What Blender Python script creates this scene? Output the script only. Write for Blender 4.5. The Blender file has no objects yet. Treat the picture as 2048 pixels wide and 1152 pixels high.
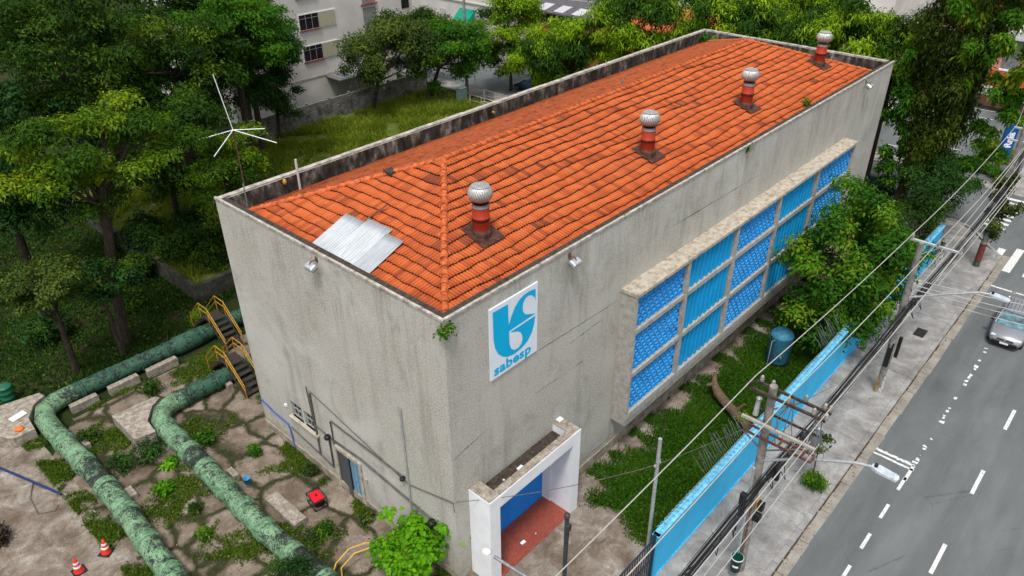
import bpy, math, random
import numpy as np
from mathutils import Vector, Matrix, geometry
R_ = math.radians
random.seed(7)
SC = bpy.context.scene
COL = SC.collection

# ------------------------------------------------------------------ camera, sky, sun, exposure
cam_d = bpy.data.cameras.new("camera"); cam = bpy.data.objects.new("camera", cam_d); COL.objects.link(cam)
CP = Vector((-11.4337, -13.0024, 22.6057)); YAW, PIT, ROL = 0.739793, -0.551223, -0.0072234
f_ = Vector((math.cos(PIT)*math.cos(YAW), math.cos(PIT)*math.sin(YAW), math.sin(PIT)))
r0 = Vector((math.sin(YAW), -math.cos(YAW), 0)); u0 = r0.cross(f_)
rt = math.cos(ROL)*r0 + math.sin(ROL)*u0; up = -math.sin(ROL)*r0 + math.cos(ROL)*u0
M = Matrix.Identity(4)
for i in range(3):
    M[i][0] = rt[i]; M[i][1] = up[i]; M[i][2] = -f_[i]; M[i][3] = CP[i]
cam.matrix_world = M
cam_d.sensor_width = 36; cam_d.lens = 1518.93/2048*36; cam_d.clip_end = 3000; cam_d.clip_start = 0.1
SC.camera = cam
SUN_EL, SUN_AZ = 66, 212          # azimuth of the sun measured from +X towards +Y
W = bpy.data.worlds.new("World"); SC.world = W; W.use_nodes = True
nt = W.node_tree; nt.nodes.clear()
sky = nt.nodes.new('ShaderNodeTexSky'); sky.sky_type = 'NISHITA'; sky.sun_disc = False
sky.sun_elevation = R_(SUN_EL); sky.sun_rotation = R_(90-SUN_AZ); sky.air_density = 1.4; sky.dust_density = 3
hs = nt.nodes.new('ShaderNodeHueSaturation'); hs.inputs['Saturation'].default_value = 0.22
bg = nt.nodes.new('ShaderNodeBackground'); bg.inputs['Strength'].default_value = 0.15
wo = nt.nodes.new('ShaderNodeOutputWorld')
nt.links.new(sky.outputs[0], hs.inputs['Color']); nt.links.new(hs.outputs[0], bg.inputs[0]); nt.links.new(bg.outputs[0], wo.inputs[0])
sl = bpy.data.lights.new("sun", 'SUN'); sl.energy = 1.9; sl.angle = R_(10); sl.color = (1, 0.965, 0.91)
so = bpy.data.objects.new("sun", sl); COL.objects.link(so)
sd = Vector((math.cos(R_(SUN_EL))*math.cos(R_(SUN_AZ)), math.cos(R_(SUN_EL))*math.sin(R_(SUN_AZ)), math.sin(R_(SUN_EL))))
so.rotation_euler = sd.to_track_quat('Z', 'Y').to_euler(); so.location = sd*60
SC.view_settings.view_transform = 'Standard'; SC.view_settings.look = 'None'
SC.view_settings.exposure = 0.38; SC.view_settings.gamma = 1; SC.view_settings.use_curve_mapping = False

# ------------------------------------------------------------------ helpers
def tag(o, label=None, cat=None, group=None, kind=None):
    if label: o['label'] = label
    if cat: o['category'] = cat
    if group: o['group'] = group
    if kind: o['kind'] = kind
    return o
def empty(name, loc, label, cat, group=None, rz=0):
    o = bpy.data.objects.new(name, None); COL.objects.link(o); o.location = loc; o.rotation_euler = (0, 0, rz)
    o.empty_display_size = .3
    return tag(o, label, cat, group)
def copy_tree(o, parent=None):
    c = o.copy(); COL.objects.link(c); c.parent = parent
    for ch in list(o.children): copy_tree(ch, c)
    return c

class MB:
    """collects shapes, builds ONE mesh object"""
    def __init__(s): s.v = []; s.f = []; s.m = []; s.sm = []; s.mi = 0
    def add(s, vs, fs, smooth=False):
        b = len(s.v); s.v += [tuple(p) for p in vs]
        for q in fs: s.f.append(tuple(b+i for i in q)); s.m.append(s.mi); s.sm.append(smooth)
        return s
    def box(s, x0, x1, y0, y1, z0, z1, T=None):
        vs = [Vector((x, y, z)) for z in (z0, z1) for y in (y0, y1) for x in (x0, x1)]
        if T: vs = [T @ p for p in vs]
        return s.add(vs, [(0, 2, 3, 1), (4, 5, 7, 6), (0, 1, 5, 4), (2, 6, 7, 3), (0, 4, 6, 2), (1, 3, 7, 5)])
    def bevbox(s, x0, x1, y0, y1, z0, z1, b=.03, T=None):
        # chamfered box by stacked rings
        def ring(dx, z): return [(x0+dx, y0+dx+0, z), (x1-dx, y0+dx, z), (x1-dx, y1-dx, z), (x0+dx, y1-dx, z)]
        rs = [ring(b, z0), ring(0, z0+b), ring(0, z1-b), ring(b, z1)]
        vs = [Vector(p) for r in rs for p in r]
        if T: vs = [T @ p for p in vs]
        fs = [(3, 2, 1, 0), (12, 13, 14, 15)]
        for k in range(3):
            for i in range(4):
                j = (i+1) % 4; fs.append((k*4+i, k*4+j, k*4+4+j, k*4+4+i))
        return s.add(vs, fs)
    def quad(s, a, b, c, d): return s.add([a, b, c, d], [(0, 1, 2, 3)])
    def prism(s, poly, z0, z1):
        n = len(poly); vs = [(x, y, z0) for x, y in poly]+[(x, y, z1) for x, y in poly]
        fs = [tuple(range(n-1, -1, -1)), tuple(range(n, 2*n))]+[(i, (i+1) % n, n+(i+1) % n, n+i) for i in range(n)]
        return s.add(vs, fs)
    def tube(s, pts, r, n=8, caps=True, smooth=True):
        pts = [Vector(p) for p in pts]; N = len(pts)
        rs = r if isinstance(r, (list, tuple)) else [r]*N
        t = []
        for i in range(N):
            a = pts[max(i-1, 0)]; b = pts[min(i+1, N-1)]; t.append((b-a).normalized())
        ref = Vector((0, 0, 1)) if abs(t[0].z) < .9 else Vector((1, 0, 0))
        x = t[0].cross(ref).normalized(); vs = []
        for i in range(N):
            x = (x - t[i]*x.dot(t[i])).normalized(); y = t[i].cross(x)
            for k in range(n):
                a = 2*math.pi*k/n; vs.append(pts[i]+(x*math.cos(a)+y*math.sin(a))*rs[i])
        fs = [(i*n+k, i*n+(k+1) % n, (i+1)*n+(k+1) % n, (i+1)*n+k) for i in range(N-1) for k in range(n)]
        s.add(vs, fs, smooth)
        if caps: s.add(vs[:n], [tuple(range(n-1, -1, -1))]); s.add(vs[-n:], [tuple(range(n))])
        return s
    def lathe(s, prof, n=24, c=(0, 0, 0), smooth=True, fn=None, T=None):
        vs = []
        for i, (r, z) in enumerate(prof):
            for k in range(n):
                a = 2*math.pi*k/n; rr = r if fn is None else fn(r, z, a, i)
                p = Vector((c[0]+rr*math.cos(a), c[1]+rr*math.sin(a), c[2]+z)); vs.append(T @ p if T else p)
        fs = [(i*n+k, i*n+(k+1) % n, (i+1)*n+(k+1) % n, (i+1)*n+k) for i in range(len(prof)-1) for k in range(n)]
        return s.add(vs, fs, smooth)
    def build(s, name, mats, parent=None):
        me = bpy.data.meshes.new(name); me.from_pydata(s.v, [], s.f)
        if not isinstance(mats, (list, tuple)): mats = [mats]
        for m in mats: me.materials.append(m)
        me.polygons.foreach_set('material_index', s.m); me.polygons.foreach_set('use_smooth', s.sm)
        me.update(); o = bpy.data.objects.new(name, me); COL.objects.link(o)
        if parent: o.parent = parent
        return o
def np_mesh(name, V, F, mat, tone=None, parent=None, smooth=False):
    me = bpy.data.meshes.new(name); nv = len(V); nf, k = F.shape
    me.vertices.add(nv); me.vertices.foreach_set('co', V.astype(np.float32).ravel())
    me.loops.add(nf*k); me.loops.foreach_set('vertex_index', F.astype(np.int32).ravel())
    me.polygons.add(nf); me.polygons.foreach_set('loop_start', np.arange(0, nf*k, k, dtype=np.int32))
    me.polygons.foreach_set('loop_total', np.full(nf, k, dtype=np.int32))
    if smooth: me.polygons.foreach_set('use_smooth', np.ones(nf, dtype=bool))
    if tone is not None:
        a = me.attributes.new('tone', 'FLOAT', 'FACE'); a.data.foreach_set('value', tone.astype(np.float32))
    me.materials.append(mat); me.update(calc_edges=True); me.validate()
    o = bpy.data.objects.new(name, me); COL.objects.link(o)
    if parent: o.parent = parent
    return o

# ------------------------------------------------------------------ materials
class NM:
    def __init__(s, name, rough=.8, spec=.3, metal=0):
        s.mat = bpy.data.materials.new(name); s.mat.use_nodes = True; s.t = s.mat.node_tree
        s.b = s.t.nodes['Principled BSDF']; s.b.inputs['Roughness'].default_value = rough
        s.b.inputs['Specular IOR Level'].default_value = spec; s.b.inputs['Metallic'].default_value = metal
        s.tc = None
    def n(s, typ, **kw):
        x = s.t.nodes.new(typ)
        for k, v in kw.items(): setattr(x, k, v)
        return x
    def L(s, a, b): s.t.links.new(a, b)
    def co(s, scale=(1, 1, 1)):
        if s.tc is None: s.tc = s.n('ShaderNodeTexCoord')
        m = s.n('ShaderNodeMapping'); m.inputs['Scale'].default_value = scale; s.L(s.tc.outputs['Object'], m.inputs[0]); return m.outputs[0]
    def noise(s, scale, detail=4, rough=.55, co=(1, 1, 1), dist=0):
        x = s.n('ShaderNodeTexNoise'); x.inputs['Scale'].default_value = scale; x.inputs['Detail'].default_value = detail
        x.inputs['Roughness'].default_value = rough; x.inputs['Distortion'].default_value = dist
        s.L(s.co(co), x.inputs['Vector']); return x.outputs[0]
    def voro(s, scale, co=(1, 1, 1), feature='F1', out='Distance'):
        x = s.n('ShaderNodeTexVoronoi', feature=feature); x.inputs['Scale'].default_value = scale
        s.L(s.co(co), x.inputs['Vector']); return x.outputs[out]
    def ramp(s, fac, stops, interp='LINEAR'):
        x = s.n('ShaderNodeValToRGB'); x.color_ramp.interpolation = interp; e = x.color_ramp.elements
        while len(e) < len(stops): e.new(.5)
        for i, (p, c) in enumerate(stops):
            e[i].position = p; c = c if isinstance(c, (tuple, list)) else (c, c, c); e[i].color = (*c[:3], 1)
        s.L(fac, x.inputs[0]); return x.outputs[0]
    def mix(s, fac, a, b, mode='MIX'):
        x = s.n('ShaderNodeMix', data_type='RGBA', blend_type=mode)
        for v, i in ((fac, 0), (a, 6), (b, 7)):
            if hasattr(v, 'is_linked'): s.L(v, x.inputs[i])
            elif i == 0: x.inputs[0].default_value = v
            else: x.inputs[i].default_value = (*v, 1)
        return x.outputs[2]
    def math(s, op, a, b=0):
        x = s.n('ShaderNodeMath', operation=op)
        for v, i in ((a, 0), (b, 1)):
            if hasattr(v, 'is_linked'): s.L(v, x.inputs[i])
            else: x.inputs[i].default_value = v
        return x.outputs[0]
    def col(s, c):
        if hasattr(c, 'is_linked'): s.L(c, s.b.inputs['Base Color'])
        else: s.b.inputs['Base Color'].default_value = (*c, 1)
        return s
    def bump(s, h, strength=.3, dist=.02):
        x = s.n('ShaderNodeBump'); x.inputs['Strength'].default_value = strength; x.inputs['Distance'].default_value = dist
        s.L(h, x.inputs['Height']); s.L(x.outputs[0], s.b.inputs['Normal']); return s
    def attr(s, name='tone'):
        x = s.n('ShaderNodeAttribute'); x.attribute_name = name; return x.outputs['Fac']
def plain(name, c, rough=.6, metal=0, var=.15, scale=6, spec=.3, bump=0):
    m = NM(name, rough, spec, metal); nz = m.noise(scale, 5)
    lo = tuple(x*(1-var*1.6) for x in c); hi = tuple(min(1, x*(1+var)) for x in c)
    m.col(m.ramp(nz, [(.3, lo), (.7, hi)]))
    if bump: m.bump(m.noise(scale*6, 4), bump, .01)
    return m.mat
def leafmat(name, stops, trans=.35):
    m = NM(name, .68, .12); c = m.ramp(m.attr(), stops); m.col(c)
    tr = m.n('ShaderNodeBsdfTranslucent'); m.L(m.mix(1, c, (1.0, 1.0, .45), 'MULTIPLY'), tr.inputs[0])
    mx = m.n('ShaderNodeMixShader'); mx.inputs[0].default_value = trans
    m.L(m.b.outputs[0], mx.inputs[1]); m.L(tr.outputs[0], mx.inputs[2]); m.L(mx.outputs[0], m.t.nodes['Material Output'].inputs[0]); return m.mat

m = NM('rendered_wall', .95, .08)
sp = m.noise(15, 4, .85); fine = m.noise(34, 2, .6); big = m.noise(.35, 5, .6); st = m.noise(1.0, 6, .7, (1.3, 1.3, .12))
c = m.ramp(sp, [(.34, (.27, .25, .215)), (.46, (.42, .40, .355)), (.56, (.53, .51, .465)), (.68, (.66, .64, .60))])
c = m.mix(m.ramp(fine, [(.42, .45), (.52, 0)]), c, (.17, .155, .135))
c = m.mix(m.ramp(big, [(.38, 0), (.66, .5)]), c, (.56, .545, .50))
c = m.mix(m.ramp(st, [(.52, 0), (.74, .55)]), c, (.20, .185, .155))
c = m.mix(m.ramp(m.noise(.7, 7, .75, (1, 1, .8), .6), [(.54, 0), (.66, .42)]), c, (.25, .235, .20))
c = m.mix(m.ramp(m.noise(.28, 6, .7, (1, 1, 1), 1.0), [(.52, 0), (.64, .35)]), c, (.60, .60, .58))
zz = m.n('ShaderNodeSeparateXYZ'); m.L(m.co(), zz.inputs[0])
run = m.noise(1, 6, .8, (1.5, 1.5, .2), 1.2); zm = m.ramp(m.math('MULTIPLY', zz.outputs[2], .0909), [(.62, 0), (.97, 1)])
c = m.mix(m.math('MULTIPLY', m.ramp(run, [(.5, 0), (.68, .55)]), zm), c, (.17, .16, .135))
zb_ = m.ramp(m.math('MULTIPLY', zz.outputs[2], .25), [(.08, .75), (.4, 0)]); c = m.mix(m.math('MULTIPLY', zb_, m.ramp(m.noise(1.5, 6, .8), [(.4, 0), (.6, 1)])), c, (.24, .20, .145))
m.col(c).bump(sp, .8, .03); WALL = m.mat
m = NM('mouldy_parapet', .95, .1)
a = m.noise(2.2, 8, .72, (1, 1, .45)); b = m.noise(9, 6, .8)
c = m.ramp(a, [(.36, (.018, .016, .014)), (.5, (.055, .05, .045)), (.58, (.16, .14, .125)), (.68, (.46, .40, .35))])
c = m.mix(m.ramp(b, [(.4, .0), (.75, .5)]), c, (.03, .028, .026)); m.col(c).bump(b, .5, .02); MOULD = m.mat
m = NM('worn_coping', .9, .15)
a = m.noise(3, 8, .75); m.col(m.ramp(a, [(.34, (.12, .105, .09)), (.5, (.36, .33, .29)), (.7, (.6, .57, .52))])).bump(a, .4, .02); COPING = m.mat
m = NM('shaded_concrete', .95, .1); a = m.noise(2, 7, .7); m.col(m.ramp(a, [(.35, (.03, .032, .024)), (.6, (.085, .08, .065)), (.75, (.17, .16, .13))])); CONC_SHADE = m.mat  # concrete toned dark, with the shade of the grove put into the colour
m = NM('dark_gutter', .95, .1)
a = m.noise(7, 8, .8); m.col(m.ramp(a, [(.35, (.018, .015, .012)), (.6, (.075, .062, .05)), (.75, (.2, .18, .15))])).bump(a, .4, .02); GUTTER = m.mat
m = NM('clay_tile', .75, .25)
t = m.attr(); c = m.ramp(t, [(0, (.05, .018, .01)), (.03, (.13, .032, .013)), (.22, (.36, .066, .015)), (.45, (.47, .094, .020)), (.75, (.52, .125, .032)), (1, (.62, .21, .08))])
n1 = m.noise(.6, 6, .65); n2 = m.noise(14, 5, .7)
c = m.mix(m.ramp(n1, [(.5, 0), (.75, .35)]), c, (.22, .06, .025)); c = m.mix(m.ramp(n2, [(.52, 0), (.8, .55)]), c, (.14, .045, .022))
c = m.mix(m.ramp(m.noise(2.4, 6, .7), [(.6, 0), (.72, .35)]), c, (.66, .26, .11))
isl = m.math('LESS_THAN', t, .01); c = m.mix(isl, c, (.035, .012, .006)); m.col(c).bump(n2, .3, .01); TILE = m.mat  # butt ends coloured dark in place of the shadow line under each course
RIDGE = plain('ridge_clay', (.48, .105, .028), .75, var=.4, scale=5, bump=.3)
m = NM('galvanised_sheet', .5, .4, .35)
a = m.noise(3, 6, .7, (.4, 3, 1)); m.col(m.ramp(a, [(.3, (.36, .38, .40)), (.7, (.50, .53, .56))])); SHEET = m.mat
ALU = plain('spun_aluminium', (.47, .46, .45), .42, .7, .15, 12)
REDP = plain('red_vent_paint', (.34, .030, .010), .5, 0, .05, 3)
FLASH = plain('rusty_flashing', (.075, .032, .022), .6, .2, .45, 6, bump=.3)
WHITEP = plain('white_paint', (.78, .80, .83), .6, 0, .05, 1.5)
m = NM('weathered_concrete', .95, .1)
a = m.noise(5, 8, .75); m.col(m.ramp(a, [(.3, (.10, .085, .068)), (.5, (.27, .235, .195)), (.7, (.47, .43, .37))])).bump(a, .5, .02); CONC = m.mat
m = NM('frame_concrete', .92, .15)
a = m.noise(4, 8, .7); b = m.noise(40, 2)
m.col(m.mix(m.ramp(b, [(.4, 0), (.7, .35)]), m.ramp(a, [(.3, (.25, .235, .21)), (.7, (.50, .48, .44))]), (.2, .18, .15))).bump(b, .4, .01); FRAME = m.mat
m = NM('bay_cap_concrete', .95, .1)
a = m.noise(3.5, 9, .8); m.col(m.ramp(a, [(.3, (.10, .08, .06)), (.43, (.30, .26, .205)), (.52, (.42, .375, .31)), (.7, (.54, .49, .41))])).bump(a, .6, .03); CAP = m.mat
BLUEP = plain('azure_panel_paint', (.012, .23, .66), .5, 0, .1, 2); RIMB = plain('pale_azure_rim', (.045, .34, .72), .55, 0, .15, 2); RIBB = plain('cyan_panel_paint', (.008, .33, .68), .55, 0, .08, 1.2)
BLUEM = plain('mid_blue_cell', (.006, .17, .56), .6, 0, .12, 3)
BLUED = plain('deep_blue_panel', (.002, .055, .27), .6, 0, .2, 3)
BLUEW = plain('sky_blue_wall_paint', (.035, .42, .74), .65, 0, .07, .8)
PALEB = plain('pale_blue_paint', (.15, .50, .74), .6, 0, .25, 6)
SIGNB = plain('logo_blue', (.0, .40, .73), .5, 0, .02, 2); SIGNW = plain('sign_white', (.70, .76, .84), .5, 0, .04, 2)
m = NM('roller_shutter_blue', .45, .4); zz = m.n('ShaderNodeSeparateXYZ'); m.L(m.co(), zz.inputs[0])
m.col(m.ramp(m.noise(1, 3), [(.3, (.0, .14, .50)), (.7, (.0, .19, .60))])); SHUT = m.mat
m = NM('quarry_tiles', .55, .4); br = m.n('ShaderNodeTexBrick'); m.L(m.co(), br.inputs[0]); br.inputs['Scale'].default_value = 5.2
br.inputs['Color1'].default_value = (.24, .045, .028, 1); br.inputs['Color2'].default_value = (.32, .075, .045, 1); br.inputs['Mortar'].default_value = (.10, .04, .03, 1); br.inputs['Mortar Size'].default_value = .012
m.col(m.mix(m.ramp(m.noise(1.6, 5), [(.45, 0), (.75, .55)]), br.outputs[0], (.13, .045, .03))); QTILE = m.mat
DARK = plain('dark_interior', (.012, .014, .015), .8, 0, .1)
BLACKP = plain('black_plastic', (.012, .012, .013), .45, 0, .2)
GREYM = plain('grey_metal', (.22, .23, .24), .5, .3, .2, 8)
CONDUIT = plain('old_conduit', (.12, .115, .105), .6, .2, .3, 8)
GALV = plain('galvanised_steel', (.50, .52, .54), .4, .5, .15, 9)
YEL = plain('yellow_rail_paint', (.40, .215, .022), .5, 0, .25, 9)
STEP = plain('dark_step_steel', (.05, .038, .034), .7, .2, .35, 9)
m = NM('green_pipe_paint', .6, .3)
vx = m.noise(6.5, 9, .85, (1, 1, 1), 1.6); big = m.noise(.55, 4, .6)
c = m.ramp(m.noise(2.5, 5), [(.3, (.10, .195, .105)), (.7, (.22, .37, .215))])
k = m.math('ADD', m.math('MULTIPLY', vx, .8), m.math('MULTIPLY', big, .44))
msk = m.ramp(k, [(.612, 0), (.632, 1)]); c = m.mix(msk, c, (.016, .02, .019)); m.col(c).bump(vx, .4, .02); PIPEG = m.mat
PFL = plain('green_flange_paint', (.13, .24, .14), .6, 0, .45, 9)
m = NM('green_pipe_far', .6, .3)
vx = m.noise(5, 9, .78, (1, 1, 1), .8); c = m.ramp(m.noise(2.5, 5), [(.3, (.018, .07, .045)), (.7, (.045, .13, .075))])
c = m.mix(m.ramp(vx, [(.5, 0), (.54, 1)]), c, (.016, .02, .02)); c = m.mix(m.ramp(m.noise(3, 8, .8), [(.64, 0), (.68, .8)]), c, (.45, .47, .47)); m.col(c).bump(vx, .4, .02); PIPEF = m.mat
m = NM('asphalt', .92, .2)
a = m.noise(60, 3, .8); b = m.noise(.5, 6, .65, (.35, 1, 1)); d = m.noise(1.6, 8, .75)
c = m.ramp(a, [(.3, (.085, .093, .095)), (.55, (.165, .177, .18)), (.75, (.29, .30, .302))]); c = m.mix(m.ramp(b, [(.35, .4), (.65, 0)]), c, (.05, .053, .055))
c = m.mix(m.ramp(d, [(.6, 0), (.75, .4)]), c, (.15, .155, .155)); tr = m.noise(1, 5, .6, (.12, 1.1, 1), .3); c = m.mix(m.ramp(tr, [(.42, .3), (.58, 0)]), c, (.065, .068, .07))
ck = m.voro(.33, (1, 1, 1), 'DISTANCE_TO_EDGE'); ckn = m.math('ADD', ck, m.math('MULTIPLY', m.noise(3, 6, .8), .05)); c = m.mix(m.math('MULTIPLY', m.ramp(ckn, [(.024, .4), (.032, 0)]), m.ramp(m.noise(.35, 3, .5), [(.5, 0), (.6, 1)])), c, (.04, .041, .042))
so_ = m.noise(2.8, 7, .85); c = m.mix(m.ramp(so_, [(.66, 0), (.72, .75)]), c, (.03, .03, .03)); m.col(c).bump(a, .4, .01); ASPH = m.mat
m = NM('pavement_concrete', .92, .2)
a = m.noise(1.1, 9, .72, dist=.4); b = m.noise(30, 3, .8)
c = m.ramp(a, [(.3, (.15, .14, .13)), (.5, (.27, .26, .25)), (.68, (.42, .405, .39))]); c = m.mix(m.ramp(b, [(.35, .4), (.6, 0)]), c, (.11, .10, .095))
m.col(c).bump(b, .3, .01); PAVE = m.mat
m = NM('gutter_concrete', .92, .2); a = m.noise(1.4, 8, .7); m.col(m.ramp(a, [(.3, (.17, .15, .125)), (.7, (.34, .31, .27))])).bump(a, .2, .01); GUTC = m.mat
m = NM('yard_concrete', .95, .12)
a = m.noise(1.0, 9, .72, dist=.6); b = m.noise(22, 4, .8); d = m.noise(.45, 5, .6)
c = m.ramp(a, [(.3, (.085, .062, .046)), (.46, (.21, .17, .135)), (.6, (.36, .32, .28)), (.74, (.60, .58, .55))])
c = m.mix(m.ramp(b, [(.35, .5), (.6, 0)]), c, (.07, .055, .042)); c = m.mix(m.ramp(d, [(.45, 0), (.62, .6)]), c, (.11, .075, .052)); c = m.mix(m.ramp(m.noise(9, 6, .8), [(.56, 0), (.64, .5)]), c, (.06, .05, .04)); m.col(c).bump(b, .5, .02); YARD = m.mat
m = NM('earth_ground', .98, .05)
a = m.noise(.5, 8, .7, dist=.5); b = m.noise(8, 6, .8)
c = m.ramp(a, [(.35, (.012, .026, .007)), (.5, (.024, .045, .011)), (.62, (.055, .042, .024)), (.75, (.09, .062, .04))])
c = m.mix(m.ramp(b, [(.4, .5), (.65, 0)]), c, (.01, .018, .005)); m.col(c).bump(b, .8, .05); EARTH = m.mat
m = NM('yard_dirt', .98, .05)
a = m.noise(1.3, 8, .7, dist=.5); m.col(m.ramp(a, [(.32, (.035, .024, .016)), (.5, (.10, .075, .052)), (.7, (.22, .19, .155))])).bump(m.noise(14, 6, .8), .8, .04); DIRT = m.mat
m = NM('garden_soil', .98, .05)
a = m.noise(2.5, 8, .8); m.col(m.ramp(a, [(.35, (.016, .04, .006)), (.55, (.03, .07, .009)), (.72, (.07, .075, .03))])).bump(a, .8, .05); GSOIL = m.mat
m = NM('platform_soil', .98, .05)
a = m.noise(1, 8, .7); m.col(m.ramp(a, [(.35, (.06, .085, .010)), (.55, (.10, .125, .025)), (.72, (.20, .18, .09))])).bump(a, .8, .05); PSOIL = m.mat
m = NM('line_paint', .8, .2)
a = m.noise(9, 8, .8); m.col(m.ramp(a, [(.38, (.22, .22, .22)), (.48, (.62, .62, .60)), (.7, (.74, .74, .72))])); LINE = m.mat
POLE = plain('concrete_pole', (.23, .215, .195), .9, 0, .3, 5, bump=.3)
WOODD = plain('dark_crossarm', (.06, .045, .038), .85, 0, .4, 9, bump=.3); RUST = plain('rusty_steel', (.17, .075, .05), .85, .1, .4, 9, bump=.3)
WIREL = plain('pale_wire', (.42, .41, .38), .6, .2, .1); WIRED = plain('black_cable', (.018, .018, .02), .6, 0, .2)
CERAM = plain('glazed_insulator', (.33, .30, .27), .3, 0, .2, 8)
m = NM('bark', .95, .1); a = m.noise(3, 8, .75, (3, 3, .8)); m.col(m.ramp(a, [(.3, (.018, .014, .011)), (.55, (.06, .046, .036)), (.75, (.13, .105, .085))])).bump(a, .8, .04); BARK = m.mat
m = NM('pale_bark', .95, .1); a = m.noise(3, 8, .75, (3, 3, .8)); m.col(m.ramp(a, [(.3, (.05, .036, .024)), (.55, (.14, .095, .065)), (.75, (.26, .19, .13))])).bump(a, .8, .04); BARKP = m.mat
L_DARK = leafmat('leaf_forest_dark', [(0, (.012, .034, .004)), (.5, (.028, .074, .008)), (.85, (.07, .135, .010)), (1, (.14, .20, .012))], .35)
L_FERN = leafmat('leaf_feathery_lime', [(0, (.018, .052, .004)), (.4, (.055, .13, .006)), (.8, (.14, .23, .008)), (1, (.24, .31, .012))], .35)
L_BLUE = leafmat('leaf_blue_green', [(0, (.008, .030, .007)), (.5, (.019, .064, .012)), (1, (.06, .14, .018))], .32)
L_MANGO = leafmat('leaf_mango', [(0, (.010, .034, .004)), (.45, (.032, .09, .006)), (.7, (.09, .19, .008)), (1, (.27, .42, .010))], .35)
L_OLIVE = leafmat('leaf_olive', [(0, (.018, .036, .006)), (.5, (.05, .088, .014)), (1, (.13, .18, .026))], .3)
L_MID = leafmat('leaf_mid_green', [(0, (.014, .055, .005)), (.5, (.042, .14, .008)), (.85, (.10, .24, .012)), (1, (.20, .23, .012))], .35)
L_BRIGHT = leafmat('leaf_bright_green', [(0, (.035, .13, .004)), (.5, (.10, .30, .006)), (1, (.20, .46, .012))], .4)
L_IVY = leafmat('leaf_ivy', [(0, (.013, .024, .003)), (.5, (.05, .078, .010)), (.9, (.11, .16, .014)), (1, (.13, .13, .025))], .3)
G_LAWN = leafmat('lawn_blades', [(0, (.014, .048, .004)), (.5, (.038, .115, .006)), (.85, (.08, .17, .008)), (1, (.16, .18, .025))], .3)
G_YARD = leafmat('yard_weed_blades', [(0, (.022, .055, .005)), (.5, (.07, .13, .010)), (.85, (.14, .20, .014)), (1, (.22, .20, .05))], .3)
G_FIELD = leafmat('field_blades', [(0, (.06, .11, .008)), (.5, (.155, .215, .014)), (.85, (.28, .32, .03)), (1, (.42, .38, .13))], .35)

# ------------------------------------------------------------------ foliage generators
def nrm(a): return a/np.maximum(np.linalg.norm(a, axis=1, keepdims=True), 1e-6)
def leaf_arrays(P, N, L, Wd, rng, droop=.25):
    n = len(P); T = nrm(np.cross(N, rng.normal(size=(n, 3)))); B = np.cross(N, T)
    ls = L*rng.uniform(.6, 1.25, (n, 1)); ws = ls*Wd/L
    T2 = T.copy(); T2[:, 2] -= droop
    V = np.stack([P, P+T*ls*.5+B*ws*.5, P+T2*ls, P+T*ls*.5-B*ws*.5], 1).reshape(-1, 3)
    return V, np.arange(4*n).reshape(n, 4)
def clumps(rng, C, R, n, r, shell=.55, top=.15):
    d = rng.normal(size=(n, 3)); d[:, 2] += top; d = nrm(d); k = rng.uniform(shell, 1, (n, 1))
    c = np.array(C)+d*k*np.array(R)*(1-.0)
    return np.hstack([c, rng.uniform(.7, 1.35, (n, 1))*r])
def foliage(cl, n, L, Wd, seed, flat=.65, tbias=None, up=.6, droop=.25, shell=.42):
    rng = np.random.default_rng(seed); w = cl[:, 3]**2; idx = rng.choice(len(cl), n, p=w/w.sum())
    d = rng.normal(size=(n, 3)); d[:, 2] += .45; d = nrm(d)
    r = cl[idx, 3:4]*rng.uniform(0, 1, (n, 1))**shell
    lump = 1+.22*np.sin(d[:, 0:1]*7+idx[:, None])+.18*np.sin(d[:, 1:2]*9+idx[:, None]*2.1)
    P = cl[idx, :3]+d*r*lump*np.array([1, 1, flat])
    N = nrm(d*.7+np.array([0, 0, up])+rng.normal(size=(n, 3))*.5)
    V, F = leaf_arrays(P, N, L, Wd, rng, droop)
    ct = rng.uniform(0, 1, len(cl))**1.3 if tbias is None else tbias
    tone = np.clip(.78*ct[idx]+rng.normal(.1, .13, n)+.04, .0, 1)
    return V, F, tone
def limbs(mb, base, top, cl, rng, r0, k=9, lean=None):
    b = Vector(base); t = Vector(top); mid = b.lerp(t, .5)+Vector(lean or (0, 0, 0))
    mb.tube([b-Vector((0, 0, .1)), b.lerp(mid, .25)+Vector((.0, 0, 0)), mid, t], [r0*1.35, r0, r0*.82, r0*.6], 10)
    ids = rng.choice(len(cl), min(k, len(cl)), replace=False)
    for i in ids:
        e = Vector(cl[i, :3]); s = mid.lerp(t, rng.uniform(.3, 1)); m_ = s.lerp(e, .5)+Vector((rng.uniform(-.3, .3), rng.uniform(-.3, .3), rng.uniform(-.1, .5)))
        mb.tube([s, m_, e], [r0*.42, r0*.25, r0*.08], 6, caps=False)
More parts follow.
